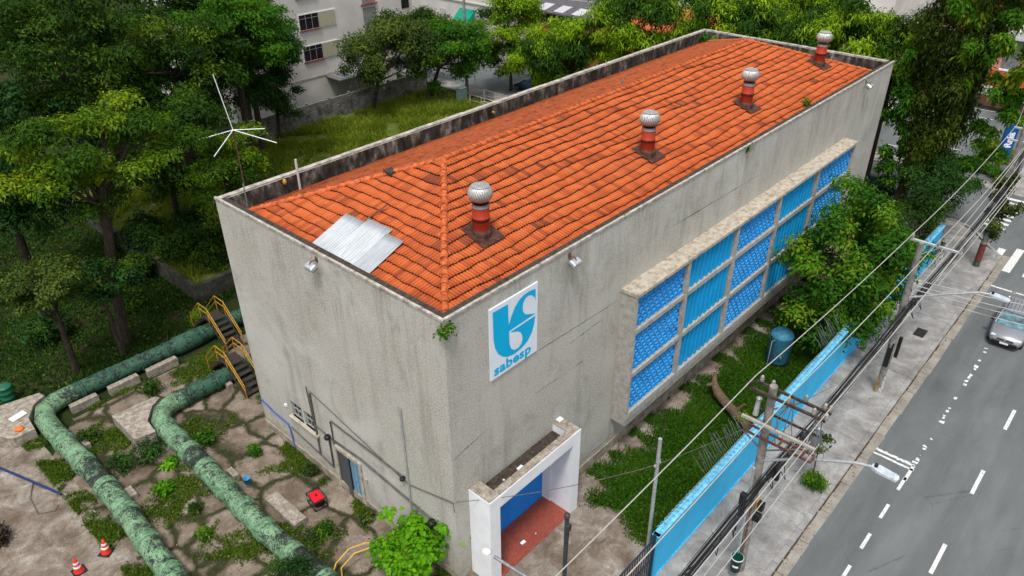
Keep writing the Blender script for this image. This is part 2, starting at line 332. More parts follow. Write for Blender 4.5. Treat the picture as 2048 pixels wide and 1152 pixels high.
def tree(name, label, group, base, top, C, Rr, n, L, mat, seed, ncl=26, cr=1.1, Wd=None, bark=None, r0=.22, flat=.65, extra=None, shell=.55, cat='tree', k=9, lean=None, up=.6, droop=.25, part='crown', tb=None):
    rng = np.random.default_rng(seed)
    o = empty(name, base, label, cat, group); b = np.array(base)
    if group and 'grove' in group: ncl = int(ncl*1.7); cr *= .78; flat *= .85
    cl = clumps(rng, np.array(C)-b, Rr, ncl, cr, shell)
    if extra: cl = np.vstack([cl, np.array([[e[0]-b[0], e[1]-b[1], e[2]-b[2], e[3]] for e in extra])])
    cl[:, 2] = np.maximum(cl[:, 2], .15)
    tbv = None if tb is None else rng.uniform(tb[0], tb[1], len(cl))
    if name in ('mango_tree', 'round_tree'): tbv = np.where(rng.random(len(cl)) < tb[1]*.6, rng.uniform(.8, 1.0, len(cl)), rng.uniform(.05, .5, len(cl)))
    V, F, tone = foliage(cl, n, L, Wd or L*.5, seed, flat, tbv, up, droop)
    np_mesh(part, V, F, mat, tone, o)
    mb = MB(); limbs(mb, (0, 0, 0), tuple(np.array(top)-b), cl, rng, r0, k, lean); mb.build('trunk', bark or BARK, o)
    return o
def blades(P, h, w, rng, lean=.4):
    n = len(P); a = rng.uniform(0, 2*np.pi, n); hh = h*rng.uniform(.5, 1.3, n)
    dx = np.stack([np.cos(a), np.sin(a), np.zeros(n)], 1)*w/2
    ln = rng.normal(size=(n, 3))*lean; ln[:, 2] = 0
    tip = P+np.stack([np.zeros(n), np.zeros(n), hh], 1)+ln*hh[:, None]; mid = P+(tip-P)*.55+np.array([0, 0, 1])*hh[:, None]*.08
    V = np.stack([P-dx, P+dx, mid+dx*.8, tip], 1)
    V2 = np.stack([P-dx, mid+dx*.8, tip, mid-dx*.8], 1)
    V = np.concatenate([np.stack([P-dx, P+dx, mid+dx*.8, mid-dx*.8], 1), np.stack([mid-dx*.8, mid+dx*.8, tip+dx*.1, tip-dx*.1], 1)], 1).reshape(-1, 3)
    return V, np.arange(8*n).reshape(2*n, 4)
def grass(name, P, h, w, mat, seed, label, cover=0, cl=.1, lean=.4):
    rng = np.random.default_rng(seed); V, F = blades(P, h, w, rng, lean); pt = np.sin(P[:, 0]*1.3)*np.sin(P[:, 1]*1.7+1)*.18
    tone = np.repeat(np.clip(rng.normal(.45, .18, len(P))+pt, 0, 1), 2)
    if cover:
        i = rng.choice(len(P), cover); Q = P[i]+rng.normal(size=(cover, 3))*.08; Q[:, 2] = P[i, 2]+rng.uniform(.02, h*.7, cover)
        N = nrm(np.array([0, 0, 1])+rng.normal(size=(cover, 3))*.5); V2, F2 = leaf_arrays(Q, N, cl, cl*.7, rng, .1)
        F2 = F2+len(V); V = np.vstack([V, V2]); F = np.vstack([F, F2]); tone = np.concatenate([tone, np.clip(rng.normal(.5, .22, cover), 0, 1)])
    return tag(np_mesh(name, V, F, mat, tone), label, 'grass', None, 'stuff')
def scatter(rng, n, x0, x1, y0, y1, z=0, test=None, patch=None):
    P = np.stack([rng.uniform(x0, x1, n), rng.uniform(y0, y1, n), np.full(n, z)], 1)
    if patch is not None:
        s, th = patch; x, y = P[:, 0], P[:, 1]; v = np.sin(x*s+1.3*np.sin(y*s*.7))+np.sin(y*s*1.2+1.7*np.sin(x*s*.6+2))+.45*np.sin(x*s*3.1+2*np.sin(y*s*2.3))+.35*np.sin(y*s*5.3+1.5*np.sin(x*s*4.1)); P = P[rng.random(n) < np.clip((v-th)*.9, 0, 1)**1.5]
    if test is not None: P = P[test(P)]
    return P

# ================================================================== SETTING
def struct(mb, name, mat): return tag(mb.build(name, mat), kind='structure')
g = MB(); g.quad((-400, -400, -.03), (900, -400, -.03), (900, 900, -.03), (-400, 900, -.03)); struct(g, 'ground', EARTH)
def grid_sheet(x0, x1, y0, y1, z, nx=1): return MB().quad((x0, y0, z), (x1, y0, z), (x1, y1, z), (x0, y1, z))
struct(grid_sheet(-60, 300, -22, -8.3, 0), 'road', ASPH)
struct(MB().quad((41.2, -8.3, 0), (48.2, -8.3, 0), (48.2, 120, 0), (41.2, 120, 0)), 'side_road', ASPH)
struct(MB().quad((35.5, -8.5, -.004), (50, -8.5, -.004), (50, -3, -.004), (35.5, -3, -.004)), 'junction', ASPH)
s = MB()                                       # pavement with joints, kerb and gutter strip
x = -40.0
random.seed(3)
while x < 37.4:
    w = random.choice([1.9, 2.6, 3.4]); w = min(w, 37.5-x)
    for (a, b) in ((-7.72, -6.1), (-6.08, -4.95)): s.box(x+.012, x+w-.012, a, b, -.02, .115+random.uniform(-.004, .006))
    x += w
s.box(-40, 37.5, -7.7, -4.96, -.02, .1)
s.box(37.5, 38.6, -6.9, -4.96, -.02, .112); s.prism([(37.5, -7.72), (38.1, -7.6), (38.6, -6.9), (37.5, -6.9)], -.02, .112)
s.box(37.5, 41, -4.96, -1, -.02, .11); s.prism([(38.6, -6.9), (40.4, -5.6), (41.0, -4.2), (38.6, -4.96)], -.02, .112)
s.box(39.6, 41, -1, 60, -.02, .11)
struct(s, 'pavement', PAVE)
s = MB(); x = -40
while x < 37.5:
    s.bevbox(x+.01, x+.99, -7.95, -7.72, -.05, .13, .015); x += 1
for (a, b) in (((37.6, -7.85), (38.7, -7.0)), ((38.75, -6.95), (40.7, -5.5)), ((40.75, -5.4), (41.15, -4.0))):
    a = Vector((*a, 0)); b = Vector((*b, 0)); n_ = (b-a).cross(Vector((0, 0, 1))).normalized()*.2
    s.prism([(a.x, a.y), (a.x+n_.x, a.y+n_.y), (b.x+n_.x, b.y+n_.y), (b.x, b.y)], -.05, .128)
s.box(41, 41.2, -4, 60, -.05, .13)
struct(s, 'kerb', PAVE)
s = MB(); x = -40
rr = random.Random(5)
while x < 36.5:
    s.quad((x+.01, -8.36+rr.uniform(-.03, .03), .008), (x+1.9, -8.36+rr.uniform(-.03, .03), .008), (x+1.9, -7.95, .008), (x+.01, -7.95, .008)); x += 1.91
struct(s, 'gutter_strip', GUTC)
s = MB(); x = -40
while x < 36.5:
    w = rr.uniform(.3, .9); d0 = rr.uniform(.02, .07); s.quad((x, -7.955-d0, .013), (x+w, -7.955-d0*rr.uniform(.5, 1.3), .013), (x+w, -7.95, .013), (x, -7.95, .013)); x += w*rr.uniform(1.0, 1.15)
struct(s, 'gutter_dirt', GUTTER)
struct(MB().box(48.2, 300, -7.9, 100, -.02, .11), 'far_pavement', PAVE)
s = MB(); s.quad((49.5, -4.9, .125), (100, -4.9, .125), (100, 12, .125), (49.5, 12, .125)); struct(s, 'car_park', ASPH)
# litter of cracks / worn paint: road markings
s = MB(); Z = .006
def strip(x0, x1, y0, y1, z=Z): s.quad((x0, y0, z), (x1, y0, z), (x1, y1, z), (x0, y1, z))
for x in np.arange(-23.3, 36, 4.97): strip(x-.2, x+1.5, -12.13, -11.99)
for x in np.arange(-16, 15.2, 1.9): strip(x+.15, x+1.05, -9.9, -9.78)
strip(15.25, 16.36, -9.93, -9.80)
for i in range(16):
    y0 = -8.35-i*.1; strip(16.0+rr.uniform(-.02, .02), 16.1+rr.uniform(0, .03), y0-.1, y0)
for i in range(16):
    y0 = -8.3-i*.1; strip(16.26+rr.uniform(-.03, .03), 16.42+rr.uniform(-.03, .03), y0-.1, y0)
x = 16.45
while x < 27.2:
    w = rr.uniform(.05, .22); k = .06 if x < 21 else .035
    if rr.random() < .6:
        y0 = -9.78+rr.uniform(-k, k); y1 = -9.92+rr.uniform(-k, k); s.quad((x, y1, Z), (x+w, y1+rr.uniform(-.04, .04), Z), (x+w*rr.uniform(.6, 1.4), y0, Z), (x+rr.uniform(-.05, .05), y0+rr.uniform(-.04, .04), Z))
    x += w+rr.uniform(.0, .16)
for i in range(8): x = 41.7+i*.76; strip(x+.3, x+.66, -7.15, -5.85)
strip(37.9, 39.2, -7.9, -7.5)
for i in range(12): y = -8.35-i*1.05; strip(36.2, 39.8, y-.42, y)
strip(33.9, 34.05, -9.6, -8.3)
for i in range(3): strip(33.95, 34.08, -12-i*2, -10-i*2+.6)
for i in range(14):
    x = 41.4+.02; strip(49.8+i*2.4, 49.9+i*2.4, -1, 4, .13)
struct(s, 'road_markings', LINE)
# raised grass platform behind the building
PL = [(3.05, 23.7), (36.2, 23.7), (36.2, 40.6), (3.05, 41.4)]
s = MB(); s.prism([(3.2, 23.9), (36.0, 23.9), (36.0, 40.6), (3.2, 41.2)], -.1, .98); struct(s, 'grass_platform', PSOIL)
s = MB(); s.prism([(-7.2, -6), (-.1, -6), (-.1, 12.3), (5, 12.3), (5, 18.7), (-3, 18.9), (-5.5, 18.6), (-7.2, 17)], -.028, -.012); struct(s, 'yard_dirt', DIRT)
m = NM('broken_slabs', .96, .08)
wv = m.n('ShaderNodeTexNoise'); wv.inputs['Scale'].default_value = 1.1; wv.inputs['Detail'].default_value = 5; m.L(m.co(), wv.inputs['Vector'])
ad = m.n('ShaderNodeVectorMath', operation='MULTIPLY_ADD'); m.L(wv.outputs['Color'], ad.inputs[0]); ad.inputs[1].default_value = (.75, .75, 0); m.L(m.co((1, .9, 1)), ad.inputs[2])
vo = m.n('ShaderNodeTexVoronoi', feature='DISTANCE_TO_EDGE'); vo.inputs['Scale'].default_value = .56; vo.inputs['Randomness'].default_value = .6; m.L(ad.outputs[0], vo.inputs['Vector'])
v2 = m.n('ShaderNodeTexVoronoi'); v2.inputs['Scale'].default_value = .56; v2.inputs['Randomness'].default_value = .6; m.L(ad.outputs[0], v2.inputs['Vector'])
a = m.noise(1.6, 9, .75, dist=.6); b = m.noise(20, 4, .85); d = m.noise(.5, 5, .6)
c = m.ramp(a, [(.3, (.10, .075, .055)), (.46, (.21, .165, .125)), (.6, (.34, .285, .235)), (.74, (.56, .52, .47))])
c = m.mix(.35, c, m.ramp(m.math('MULTIPLY', v2.outputs['Color'], 1.0), [(.2, (.12, .09, .07)), (.8, (.42, .36, .30))]))
c = m.mix(m.ramp(b, [(.38, .5), (.58, 0)]), c, (.09, .07, .05)); c = m.mix(m.ramp(d, [(.46, 0), (.62, .65)]), c, (.10, .07, .05)); c = m.mix(m.ramp(m.noise(.9, 7, .8), [(.55, 0), (.66, .6)]), c, (.035, .045, .02))
gap = m.ramp(m.math('ADD', vo.outputs['Distance'], m.math('MULTIPLY', m.noise(5, 6, .8), .12)), [(.085, 1), (.15, 0)])
c = m.mix(gap, c, m.ramp(m.noise(6, 5, .8), [(.4, (.022, .035, .010)), (.6, (.055, .045, .026))])); m.col(c).bump(m.math('ADD', m.math('MULTIPLY', gap, -1.5), b), .6, .04); SLAB = m.mat
s = MB(); s.prism([(-7.2, -6), (.0, -6), (.0, 12.07), (6, 12.07), (6, 18.9), (2, 19.1), (-3, 19.0), (-5.5, 18.9), (-7.2, 17)], -.02, .02); struct(s, 'yard_paving', SLAB)
s = MB(); poly = [(-60, -12), (-7.1, -12), (-7.15, 5), (-7.1, 9), (-7.2, 12), (-7.05, 15), (-7.1, 18.6), (-9.5, 20.6), (-60, 21)]
s.prism(poly, -.02, .03); struct(s, 'concrete_apron', YARD)
s = MB(); poly = [(-6.0, -12), (4.7, -12), (4.7, -4.7), (6.2, -4.2), (5.9, -3.3), (6.4, -2.4), (6.0, -1.5), (6.5, -.6), (6.2, 0), (-.02, 0), (-.5, -1), (-6, -2.4)]
s.prism(poly, -.02, .04); struct(s, 'forecourt', YARD)
s = MB()
rr = random.Random(21)
xs_ = np.arange(6.4, 34, .3)
top = [(x, 0) for x in xs_]; bot = [(x, -1.15+.35*math.sin(x*1.7)+.25*math.sin(x*4.1+1)+rr.uniform(-.08, .08)) for x in xs_]
for a, b, c_, d_ in zip(top, top[1:], bot[1:], bot): s.quad((d_[0], d_[1], .012), (c_[0], c_[1], .012), (b[0], b[1], .012), (a[0], a[1], .012))
struct(s, 'garden_path', YARD)

s = MB(); s.quad((5.2, -4.8, -.005), (40, -4.8, -.005), (40, 0, -.005), (5.2, 0, -.005)); struct(s, 'garden_soil', GSOIL)
# grass (stuff)
rng = np.random.default_rng(1)
P = scatter(rng, 110000, 5.4, 38, -4.75, -.1)
P = P[(P[:, 1]+rng.normal(size=len(P))*.2 < -.95+.35*np.sin(P[:, 0]*1.7)+.25*np.sin(P[:, 0]*4.1+1)) | ((rng.random(len(P)) < .9) & (np.sin(P[:, 0]*1.9+np.sin(P[:, 1]*3))+np.sin(P[:, 0]*4.3+1.5) > .55))]
P = P[P[:, 0] > 5.9+.35*np.sin(P[:, 1]*2.2)+rng.normal(size=len(P))*.12]
P[:, 2] = .0
grass('lawn_grass', P, .17, .035, G_LAWN, 2, 'low green lawn grass between the blue wall and the long facade', 70000, .09)
def not_slab(P):
    return ~((P[:, 0] > -.05) & (P[:, 1] < 12.1))
P = scatter(rng, 130000, -6.1, 4.5, -1, 19.2, .02, not_slab, (1.15, .35))
Pb = scatter(rng, 12000, -.5, -.02, 0, 10.5, .02, None, (2.1, .2)); P = np.vstack([P, Pb])
grass('yard_weeds', P, .14, .03, G_YARD, 3, 'low weeds growing in patches between the yard slabs', 16000, .09)
P = scatter(rng, 14000, -7.7, -6.9, 4, 19.5, .02, None, (2.1, -.9))
grass('pipe_side_weeds', P, .17, .03, G_YARD, 4, 'weeds in a strip along the outer side of the left pipe', 3500, .09)
P = scatter(rng, 150000, 3.3, 36, 24, 40.4, .98, None, (.9, -1.6))
P = P[rng.random(len(P)) < np.clip(.45+.03*(P[:, 0]-3), 0, 1)]
grass('field_grass', P, .42, .05, G_FIELD, 5, 'tall yellow green grass on the raised plot behind the building', 0, .1, .5)
P = scatter(rng, 60000, -30, 3.2, 20.6, 60, 0)
P2 = scatter(rng, 12000, 3.0, 12, 12.4, 23.5, 0, None, (1, -.6))
grass('forest_undergrowth', np.vstack([P, P2]), .24, .06, L_DARK, 6, 'dark undergrowth on the ground below the big trees', 42000, .17)

rg = np.random.default_rng(91)
n = 420; P = np.stack([rg.uniform(-2, 37, n), -7.98-np.abs(rg.normal(0, .16, n)), np.full(n, .02)], 1); n2 = 350
P2 = np.stack([rg.uniform(-2, 37, n2), rg.uniform(-7.7, -5, n2), np.full(n2, .125)], 1); n3 = 900; P3 = np.stack([rg.uniform(-12, -.1, n3), rg.uniform(2, 19, n3), np.full(n3, .045)], 1)
P = np.vstack([P, P2, P3]); N = nrm(np.array([0, 0, 1])+rg.normal(size=(len(P), 3))*.25); V, F = leaf_arrays(P, N, .065, .04, rg, .0)
LIT = leafmat('dry_leaf', [(0, (.03, .018, .01)), (.5, (.10, .06, .03)), (.8, (.20, .13, .05)), (1, (.45, .40, .33))], .1)
tag(np_mesh('leaf_litter', V, F, LIT, rg.uniform(0, 1, len(P))), 'dry leaves and scraps scattered along the kerb and yard', 'leaf litter', None, 'stuff')
# ================================================================== MAIN BUILDING
H, LX, WY, T = 11.0, 34.8, 12.07, .28
bld = empty('utility_building', (0, 0, 0), 'tall grey windowless utility building with an orange clay tile roof', 'building')
def wall_plane(mb, fn, us, zs, holes, t):
    """wall in a plane; fn(u,z,d) -> point, d = depth inwards; rectangular holes (u0,u1,z0,z1)"""
    inside = lambda u, z: any(a < u < b and c < z < d for a, b, c, d in holes)
    us = sorted(set(us+[v for h in holes for v in h[:2]])); zs = sorted(set(zs+[v for h in holes for v in h[2:]]))
    for a, b in zip(us, us[1:]):
        for c, d in zip(zs, zs[1:]):
            if inside((a+b)/2, (c+d)/2): continue
            mb.quad(fn(a, c, 0), fn(b, c, 0), fn(b, d, 0), fn(a, d, 0))
            mb.quad(fn(b, c, t), fn(a, c, t), fn(a, d, t), fn(b, d, t))
    for a, b, c, d in holes:
        mb.quad(fn(a, c, 0), fn(a, d, 0), fn(a, d, t), fn(a, c, t)); mb.quad(fn(b, c, 0), fn(b, c, t), fn(b, d, t), fn(b, d, 0))
        mb.quad(fn(a, d, 0), fn(b, d, 0), fn(b, d, t), fn(a, d, t)); mb.quad(fn(a, c, 0), fn(a, c, t), fn(b, c, t), fn(b, c, 0))
PX0, PX1 = 1.12, 4.93
DY0, DY1, DZ = 5.22, 6.62, 2.15
HW = 10.93
w = MB()
wall_plane(w, lambda u, z, d: (u, d, z), [0, LX], [0, HW], [(PX0, PX1, 0.03, 3.55)], T); w.build('wall', WALL, bld)
w = MB()
wall_plane(w, lambda u, z, d: (d, u, z), [T, WY-T], [0, HW], [(DY0, DY1, 0.03, DZ), (7.86, 8.62, 2.1, 2.88), (8.76, 9.52, 2.1, 2.88)], T)
w.quad((0, 0, 0), (0, T, 0), (0, T, HW), (0, 0, HW)); w.build('wall', WALL, bld)
w = MB(); w.box(0, LX, WY-T, WY, 0, HW); w.build('wall', WALL, bld)
w = MB(); w.box(LX-T, LX, T, WY-T, 0, HW); w.build('wall', WALL, bld)
# dark mouldy inner parapet skin + copings
w = MB()
i = T+.002
w.box(i, LX-i, WY-T-.03, WY-T-.002, 9.9, HW); w.box(i, LX-i, T+.002, T+.03, 9.9, HW)
w.box(i, i+.028, T+.03, WY-T-.03, 9.9, HW); w.box(LX-i-.028, LX-i, T+.03, WY-T-.03, 9.9, HW); w.build('parapet_lining', MOULD, bld)
w = MB()
segs = 60
def coping(mb, a, b, wd, n, seed, z=HW, th=.07, wid=.05):
    rr = random.Random(seed); a = Vector(a); b = Vector(b); d = (b-a).normalized(); nn = Vector((-d.y, d.x, 0))
    for k in range(n):
        p = a.lerp(b, k/n); q = a.lerp(b, (k+1)/n); j0 = rr.uniform(-.008, .008)
        vs = [p-nn*.02, q-nn*.02, q+nn*(wd+.02), p+nn*(wd+.02)]
        mb.prism([(v.x, v.y) for v in vs], z, z+th+j0)
coping(w, (0, WY, 0), (LX, WY, 0), -T, 36, 1); coping(w, (LX, WY-T-.02, 0), (LX, T+.02, 0), -T, 12, 2)
w.build('coping', COPING, bld)
w = MB(); coping(w, (0, .09, 0), (LX, .09, 0), T-.09, 40, 3, th=.05); coping(w, (.09, WY-T-.02, 0), (.09, T+.02, 0), T-.09, 14, 4, th=.05); w.build('coping', GUTTER, bld, )
w = MB()
w.box(-.03, LX+.02, -.03, .065, HW+.001, HW+.085); w.box(-.03, .065, .067, WY+.02, HW+.001, HW+.085); w.build('coping_edge', COPING, bld)
w = MB()
w.box(T+.04, LX-T-.04, T+.04, WY-T-.04, 10.0, 10.04); w.build('roof_gutter', GUTTER, bld)
# tile roof
ZE, ZR, IN = 10.22, 12.27, .42
RA, RB = Vector((5.85, 6.03, ZR)), Vector((28.6, 6.03, ZR))
roof = MB().box(T+.1, LX-T-.1, T+.1, WY-T-.1, 10.045, 10.06).build('roof', GUTTER, bld)
def tile_slope(A, B, Cc, D, seed):
    """A,B eave ends, Cc,D ridge ends (above A and B)"""
    rg = np.random.default_rng(seed); A, B, Cc, D = map(lambda v: np.array(v, float), (A, B, Cc, D))
    e = B-A; Lu = np.linalg.norm(e); eu = e/Lu
    upv = Cc-A; upv = upv-eu*(upv@eu); Ls = np.linalg.norm(upv); ev = upv/Ls; nn = np.cross(eu, ev)
    cu, du = (Cc-A)@eu, (D-A)@eu; nc = int(round(Ls/.385)); st = .026; nu = int(Lu/st)+2; u = np.arange(nu)*st
    ti = (u/.21).astype(int); V = []; rows = []
    wav = lambda u, k: .035*np.sin(u*.9+k*.5)+.022*np.sin(u*2.3+k*1.9)+.01*np.sin(u*6.1+k)
    for k in range(nc):
        jit = rg.normal(0, .007, ti.max()+2)[ti]; lift = rg.normal(0, .005, ti.max()+2)[ti]
        prof = .042*np.abs(np.sin(np.pi*u/.13))**.8
        for (fr, h, ww) in ((0.0, .0, 0), (0.0, .088, 1), (1.04, .012, 1)):
            v = (k+fr)*Ls/nc+jit+wav(u, k+ (1 if fr > .5 else 0)); v = np.clip(v, 0, Ls)
            t = v/Ls; uu = np.clip(u, cu*t, Lu-(Lu-du)*t); hh = h+lift+prof*(1 if ww else 0)
            V.append(A+uu[:, None]*eu+v[:, None]*ev+hh[:, None]*nn)
    V = np.vstack(V); F = []; tone = []
    tt = rg.uniform(.05, 1, (nc, ti.max()+2)); tt = .5+(tt-.5)*.5; tt -= .22*np.clip(np.sin(np.arange(tt.shape[1])*.13+np.arange(nc)[:, None]*.9)+np.sin(np.arange(tt.shape[1])*.41+np.arange(nc)[:, None]*2.3)-.7, 0, 1); dk = rg.random(tt.shape) < .025; tt[dk] *= .45; vly = np.where((((u[:-1]+st/2) % .13) < .034) | (((u[:-1]+st/2) % .13) > .108), .5, 1.0)
    a = np.arange(nu-1)
    for k in range(nc):
        for r in (0, 1):
            b = (3*k+r)*nu; q = np.stack([b+a, b+a+1, b+nu+a+1, b+nu+a], 1)
            ln = np.linalg.norm(V[q[:, 0]]-V[q[:, 1]], axis=1)+np.linalg.norm(V[q[:, 2]]-V[q[:, 3]], axis=1); ok = ln > .004
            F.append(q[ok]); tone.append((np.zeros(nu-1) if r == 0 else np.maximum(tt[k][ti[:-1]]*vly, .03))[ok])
    return V, np.vstack(F), np.concatenate(tone)
x0, x1, y0, y1 = IN-.05, LX-IN, IN-.05, WY-IN
for q, sd_ in (((( x0, y0, ZE), (x1, y0, ZE), RA, RB), 1), (((x1, y1, ZE), (x0, y1, ZE), RB, RA), 2), (((x0, y1, ZE), (x0, y0, ZE), RA, RA), 3), (((x1, y0, ZE), (x1, y1, ZE), RB, RB), 4)):
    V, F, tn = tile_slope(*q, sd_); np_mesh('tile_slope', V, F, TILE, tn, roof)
def ridge(mb, a, b, seed):
    rr = random.Random(seed); a = Vector(a); b = Vector(b); L = (b-a).length; n = int(L/.36); d = (b-a)/L
    sd2 = d.cross(Vector((0, 0, 1))).normalized(); uu = sd2.cross(d).normalized(); vs = []
    for k in range(n):
        p = a+d*(k*L/n); q = a+d*((k+1)*L/n+.05); j = rr.uniform(-.012, .012); m_ = 7; base = []
        for (c, r, dz) in ((p, .125, .04), (q, .098, .015)):
            for t in range(m_):
                an = math.pi*t/(m_-1); base.append(c+sd2*(math.cos(an)*r+j)+uu*(math.sin(an)*r*.85+dz))
        mb.add(base, [(t, t+1, m_+t+1, m_+t) for t in range(m_-1)]+[tuple(range(m_-1, -1, -1))], False)
rc = MB(); up2 = Vector((0, 0, .03))
for a, b, k in (((x0, y0, ZE), RA, 1), ((x0, y1, ZE), RA, 2), ((x1, y0, ZE), RB, 3), ((x1, y1, ZE), RB, 4), (RA, RB, 5)): ridge(rc, Vector(a)+up2, Vector(b)+up2, k)
rc.build('ridge_tiles', RIDGE, roof)
# galvanised sheets on the left slope
sl_ = (ZR-ZE)/(RA.x-x0)
ang = math.atan(sl_)
def on_left(px, py, h=.13): return Vector((px, py, ZE+(px-x0)*sl_+h))
def sheet(y0_, y1_, xa, xb, seed):
    mb = MB(); n = 96; vs = []; nr = 6
    for r in range(nr+1):
        for k in range(n+1):
            y = y0_+(y1_-y0_)*k/n; top = xb; x = xa+(top-xa)*r/nr
            p = on_left(x, y, .165+.028*math.sin(k*math.pi/5)+.012*seed); vs.append(p)
    mb.add(vs, [(r*(n+1)+k, r*(n+1)+k+1, (r+1)*(n+1)+k+1, (r+1)*(n+1)+k) for r in range(nr) for k in range(n)], True)
    o = mb.build('metal_sheet', SHEET, roof); md = o.modifiers.new('s', 'SOLIDIFY'); md.thickness = .006
sheet(7.22, 6.15, .42, 2.25, 0); sheet(6.18, 4.95, .42, 2.42, 1); sheet(5.0, 4.15, .42, 2.2, 2)
mb = MB(); mb.tube([on_left(2.3, 6.25, .17), on_left(3.1, 6.0, .26)], .03, 6); mb.build('loose_rod', RUST, roof)
mb = MB(); mb.box(4.3, 4.7, 7.2, 7.6, 11.84, 11.93); mb.build('lead_patch', GUTTER, roof)
mb = MB(); mb.tube([(17.1, 6.2, 12.25), (17.1, 6.2, 12.7)], .025, 6); mb.tube([(16.98, 6.2, 12.62), (17.22, 6.2, 12.62)], .03, 6); mb.build('roof_spike', GREYM, roof)

# bay of blue panels
BX = [8.77, 12.45, 16.45, 20.5, 24.7, 29.3]; BY = -.7
bay = MB()
bay.bevbox(8.72, 29.36, -.78, 0, 7.86, 8.03, .02); capo = bay.build('bay_cap', CAP, bld)
bay = MB()
bay.bevbox(8.75, 8.9, -.7, 0, 1.72, 7.86, .012); bay.bevbox(29.2, 29.35, -.7, 0, 1.72, 7.86, .012)
bay.bevbox(8.9, 29.2, -.72, 0, 1.98, 2.34, .02); bay.bevbox(8.77, 29.3, -.68, -.02, 1.7, 1.978, .02)
ZR_ = [(2.36, 4.08), (4.34, 6.12), (6.38, 7.85)]
for z in (4.21, 6.25): bay.bevbox(8.9, 29.2, -.70, -.36, z-.12, z+.12, .015)
for x in BX[1:-1]: bay.bevbox(x-.115, x+.115, -.716, -.38, 2.34, 7.858, .015)
fr = bay.build('bay_frame', FRAME, bld)
mb = MB(); mb.box(8.8, 29.3, -.33, -.012, 2.0, 7.86); mb.build('bay_back', DARK, bld)
for i in range(5):
    xa, xb = BX[i]+.11+(.02 if i == 0 else 0), BX[i+1]-.11
    for (za, zb) in ZR_:
        if i % 2 == 0:
            mb = MB(); mb.mi = 1; mb.box(xa, xb, -.55, -.43, za, zb); mb.mi = 0
            nc = 11; sx = (xb-xa)/(nc+.02); nr_ = max(6, int(round((zb-za)/.235))); sz = (zb-za)/nr_; K = 12
            for r in range(nr_):
                for c in range(nc):
                    if r % 2 and c == nc-1: continue
                    half = r % 2
                    cx = xa+(c+.5+(.5 if r % 2 else 0))*sx; cz = za+(r+.5)*sz; vs = []
                    for (rr_, y) in ((.49, -.56), (.49, -.60), (.405, -.615), (.40, -.57)):
                        for k in range(K):
                            a = 2*math.pi*k/K; vs.append((cx+rr_*sx*.98*math.cos(a), y, cz+rr_*sz*1.08*math.sin(a)))
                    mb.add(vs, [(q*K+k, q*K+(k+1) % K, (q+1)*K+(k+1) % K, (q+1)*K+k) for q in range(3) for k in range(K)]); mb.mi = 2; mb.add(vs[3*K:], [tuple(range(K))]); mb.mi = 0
            mb.build('honeycomb_panel', [RIMB, BLUED, BLUEM], bld)
        else:
            mb = MB(); n = 10; p = (xb-xa)/n; xs = []
            for k in range(n):
                x = xa+k*p; xs += [(x, -.42), (x+p*.16, -.64), (x+p*.74, -.60), (x+p*.82, -.42)]
            xs.append((xb, -.44)); vs = [(x, y, z) for z in (za, zb) for x, y in xs]; m_ = len(xs)
            mb.add(vs, [(k, k+1, m_+k+1, m_+k) for k in range(m_-1)])
            mb.build('ribbed_panel', RIBB, bld)
# porch
mb = MB(); PT = 4.05
mb.box(.62, 1.1, -.97, -.01, 0, PT); mb.box(4.93, 5.37, -.97, -.01, 0, PT-.003); mb.box(1.1, 4.93, -.965, -.01, 3.52, 3.64); mb.box(1.1, 4.93, -.97, -.66, 3.64, PT)
pw = mb.build('porch', WHITEP, bld)
mb = MB(); mb.box(.64, 1.12, -.94, -.012, PT+.002, PT+.03); mb.box(4.91, 5.35, -.94, -.012, PT, PT+.03); mb.box(1.12, 4.91, -.945, -.665, PT+.002, PT+.034)
mb.build('worn_ledge', CONC, pw)
mb = MB(); mb.box(1.11, 4.92, -.65, -.012, 3.642, 3.70); mb.build('gutter_floor', GUTTER, pw)
mb = MB(); mb.box(5.1, 5.34, -.2, -.013, PT+.031, PT+.05); mb.build('white_block', WHITEP, pw)
for q in ((2.6, 2.85, -.5, -.33, 3.71, 3.73), (1.9, 1.96, -.4, -.34, 3.71, 3.74)): mb = MB(); mb.box(*q); mb.build('paper_scrap', WHITEP, pw)
mb = MB(); mb.box(1.13, 4.92, .42, .45, .03, 3.55); mb.box(1.13, 1.16, -.01, .45, .03, 3.55); mb.box(4.89, 4.92, -.01, .45, .03, 3.55); mb.box(1.13, 4.92, .0, .45, 3.5, 3.55); mb.build('porch_reveal', WHITEP, pw)
mb = MB(); vs = []; z = .09; k = 0
while z < 3.5:
    vs += [(z, .395), (z+.05, .375), (z+.085, .40)]; z += .09
n = len(vs); P3 = [(x, y, z) for x in (1.17, 4.88) for z, y in vs]; mb.add(P3, [(k, n+k, n+k+1, k+1) for k in range(n-1)]); mb.box(1.17, 4.88, .37, .41, .05, .1)
mb.build('roller_shutter', SHUT, pw)
mb = MB(); mb.box(1.1, 4.93, -1.0, .42, .0, .075); mb.build('tiled_floor', QTILE, pw)
for q in ((2.6, 2.8, -.62, -.5, .077, .1), (3.3, 3.34, -.66, -.62, .077, .1)): mb = MB(); mb.box(*q); mb.build('paper_scrap', WHITEP, pw)
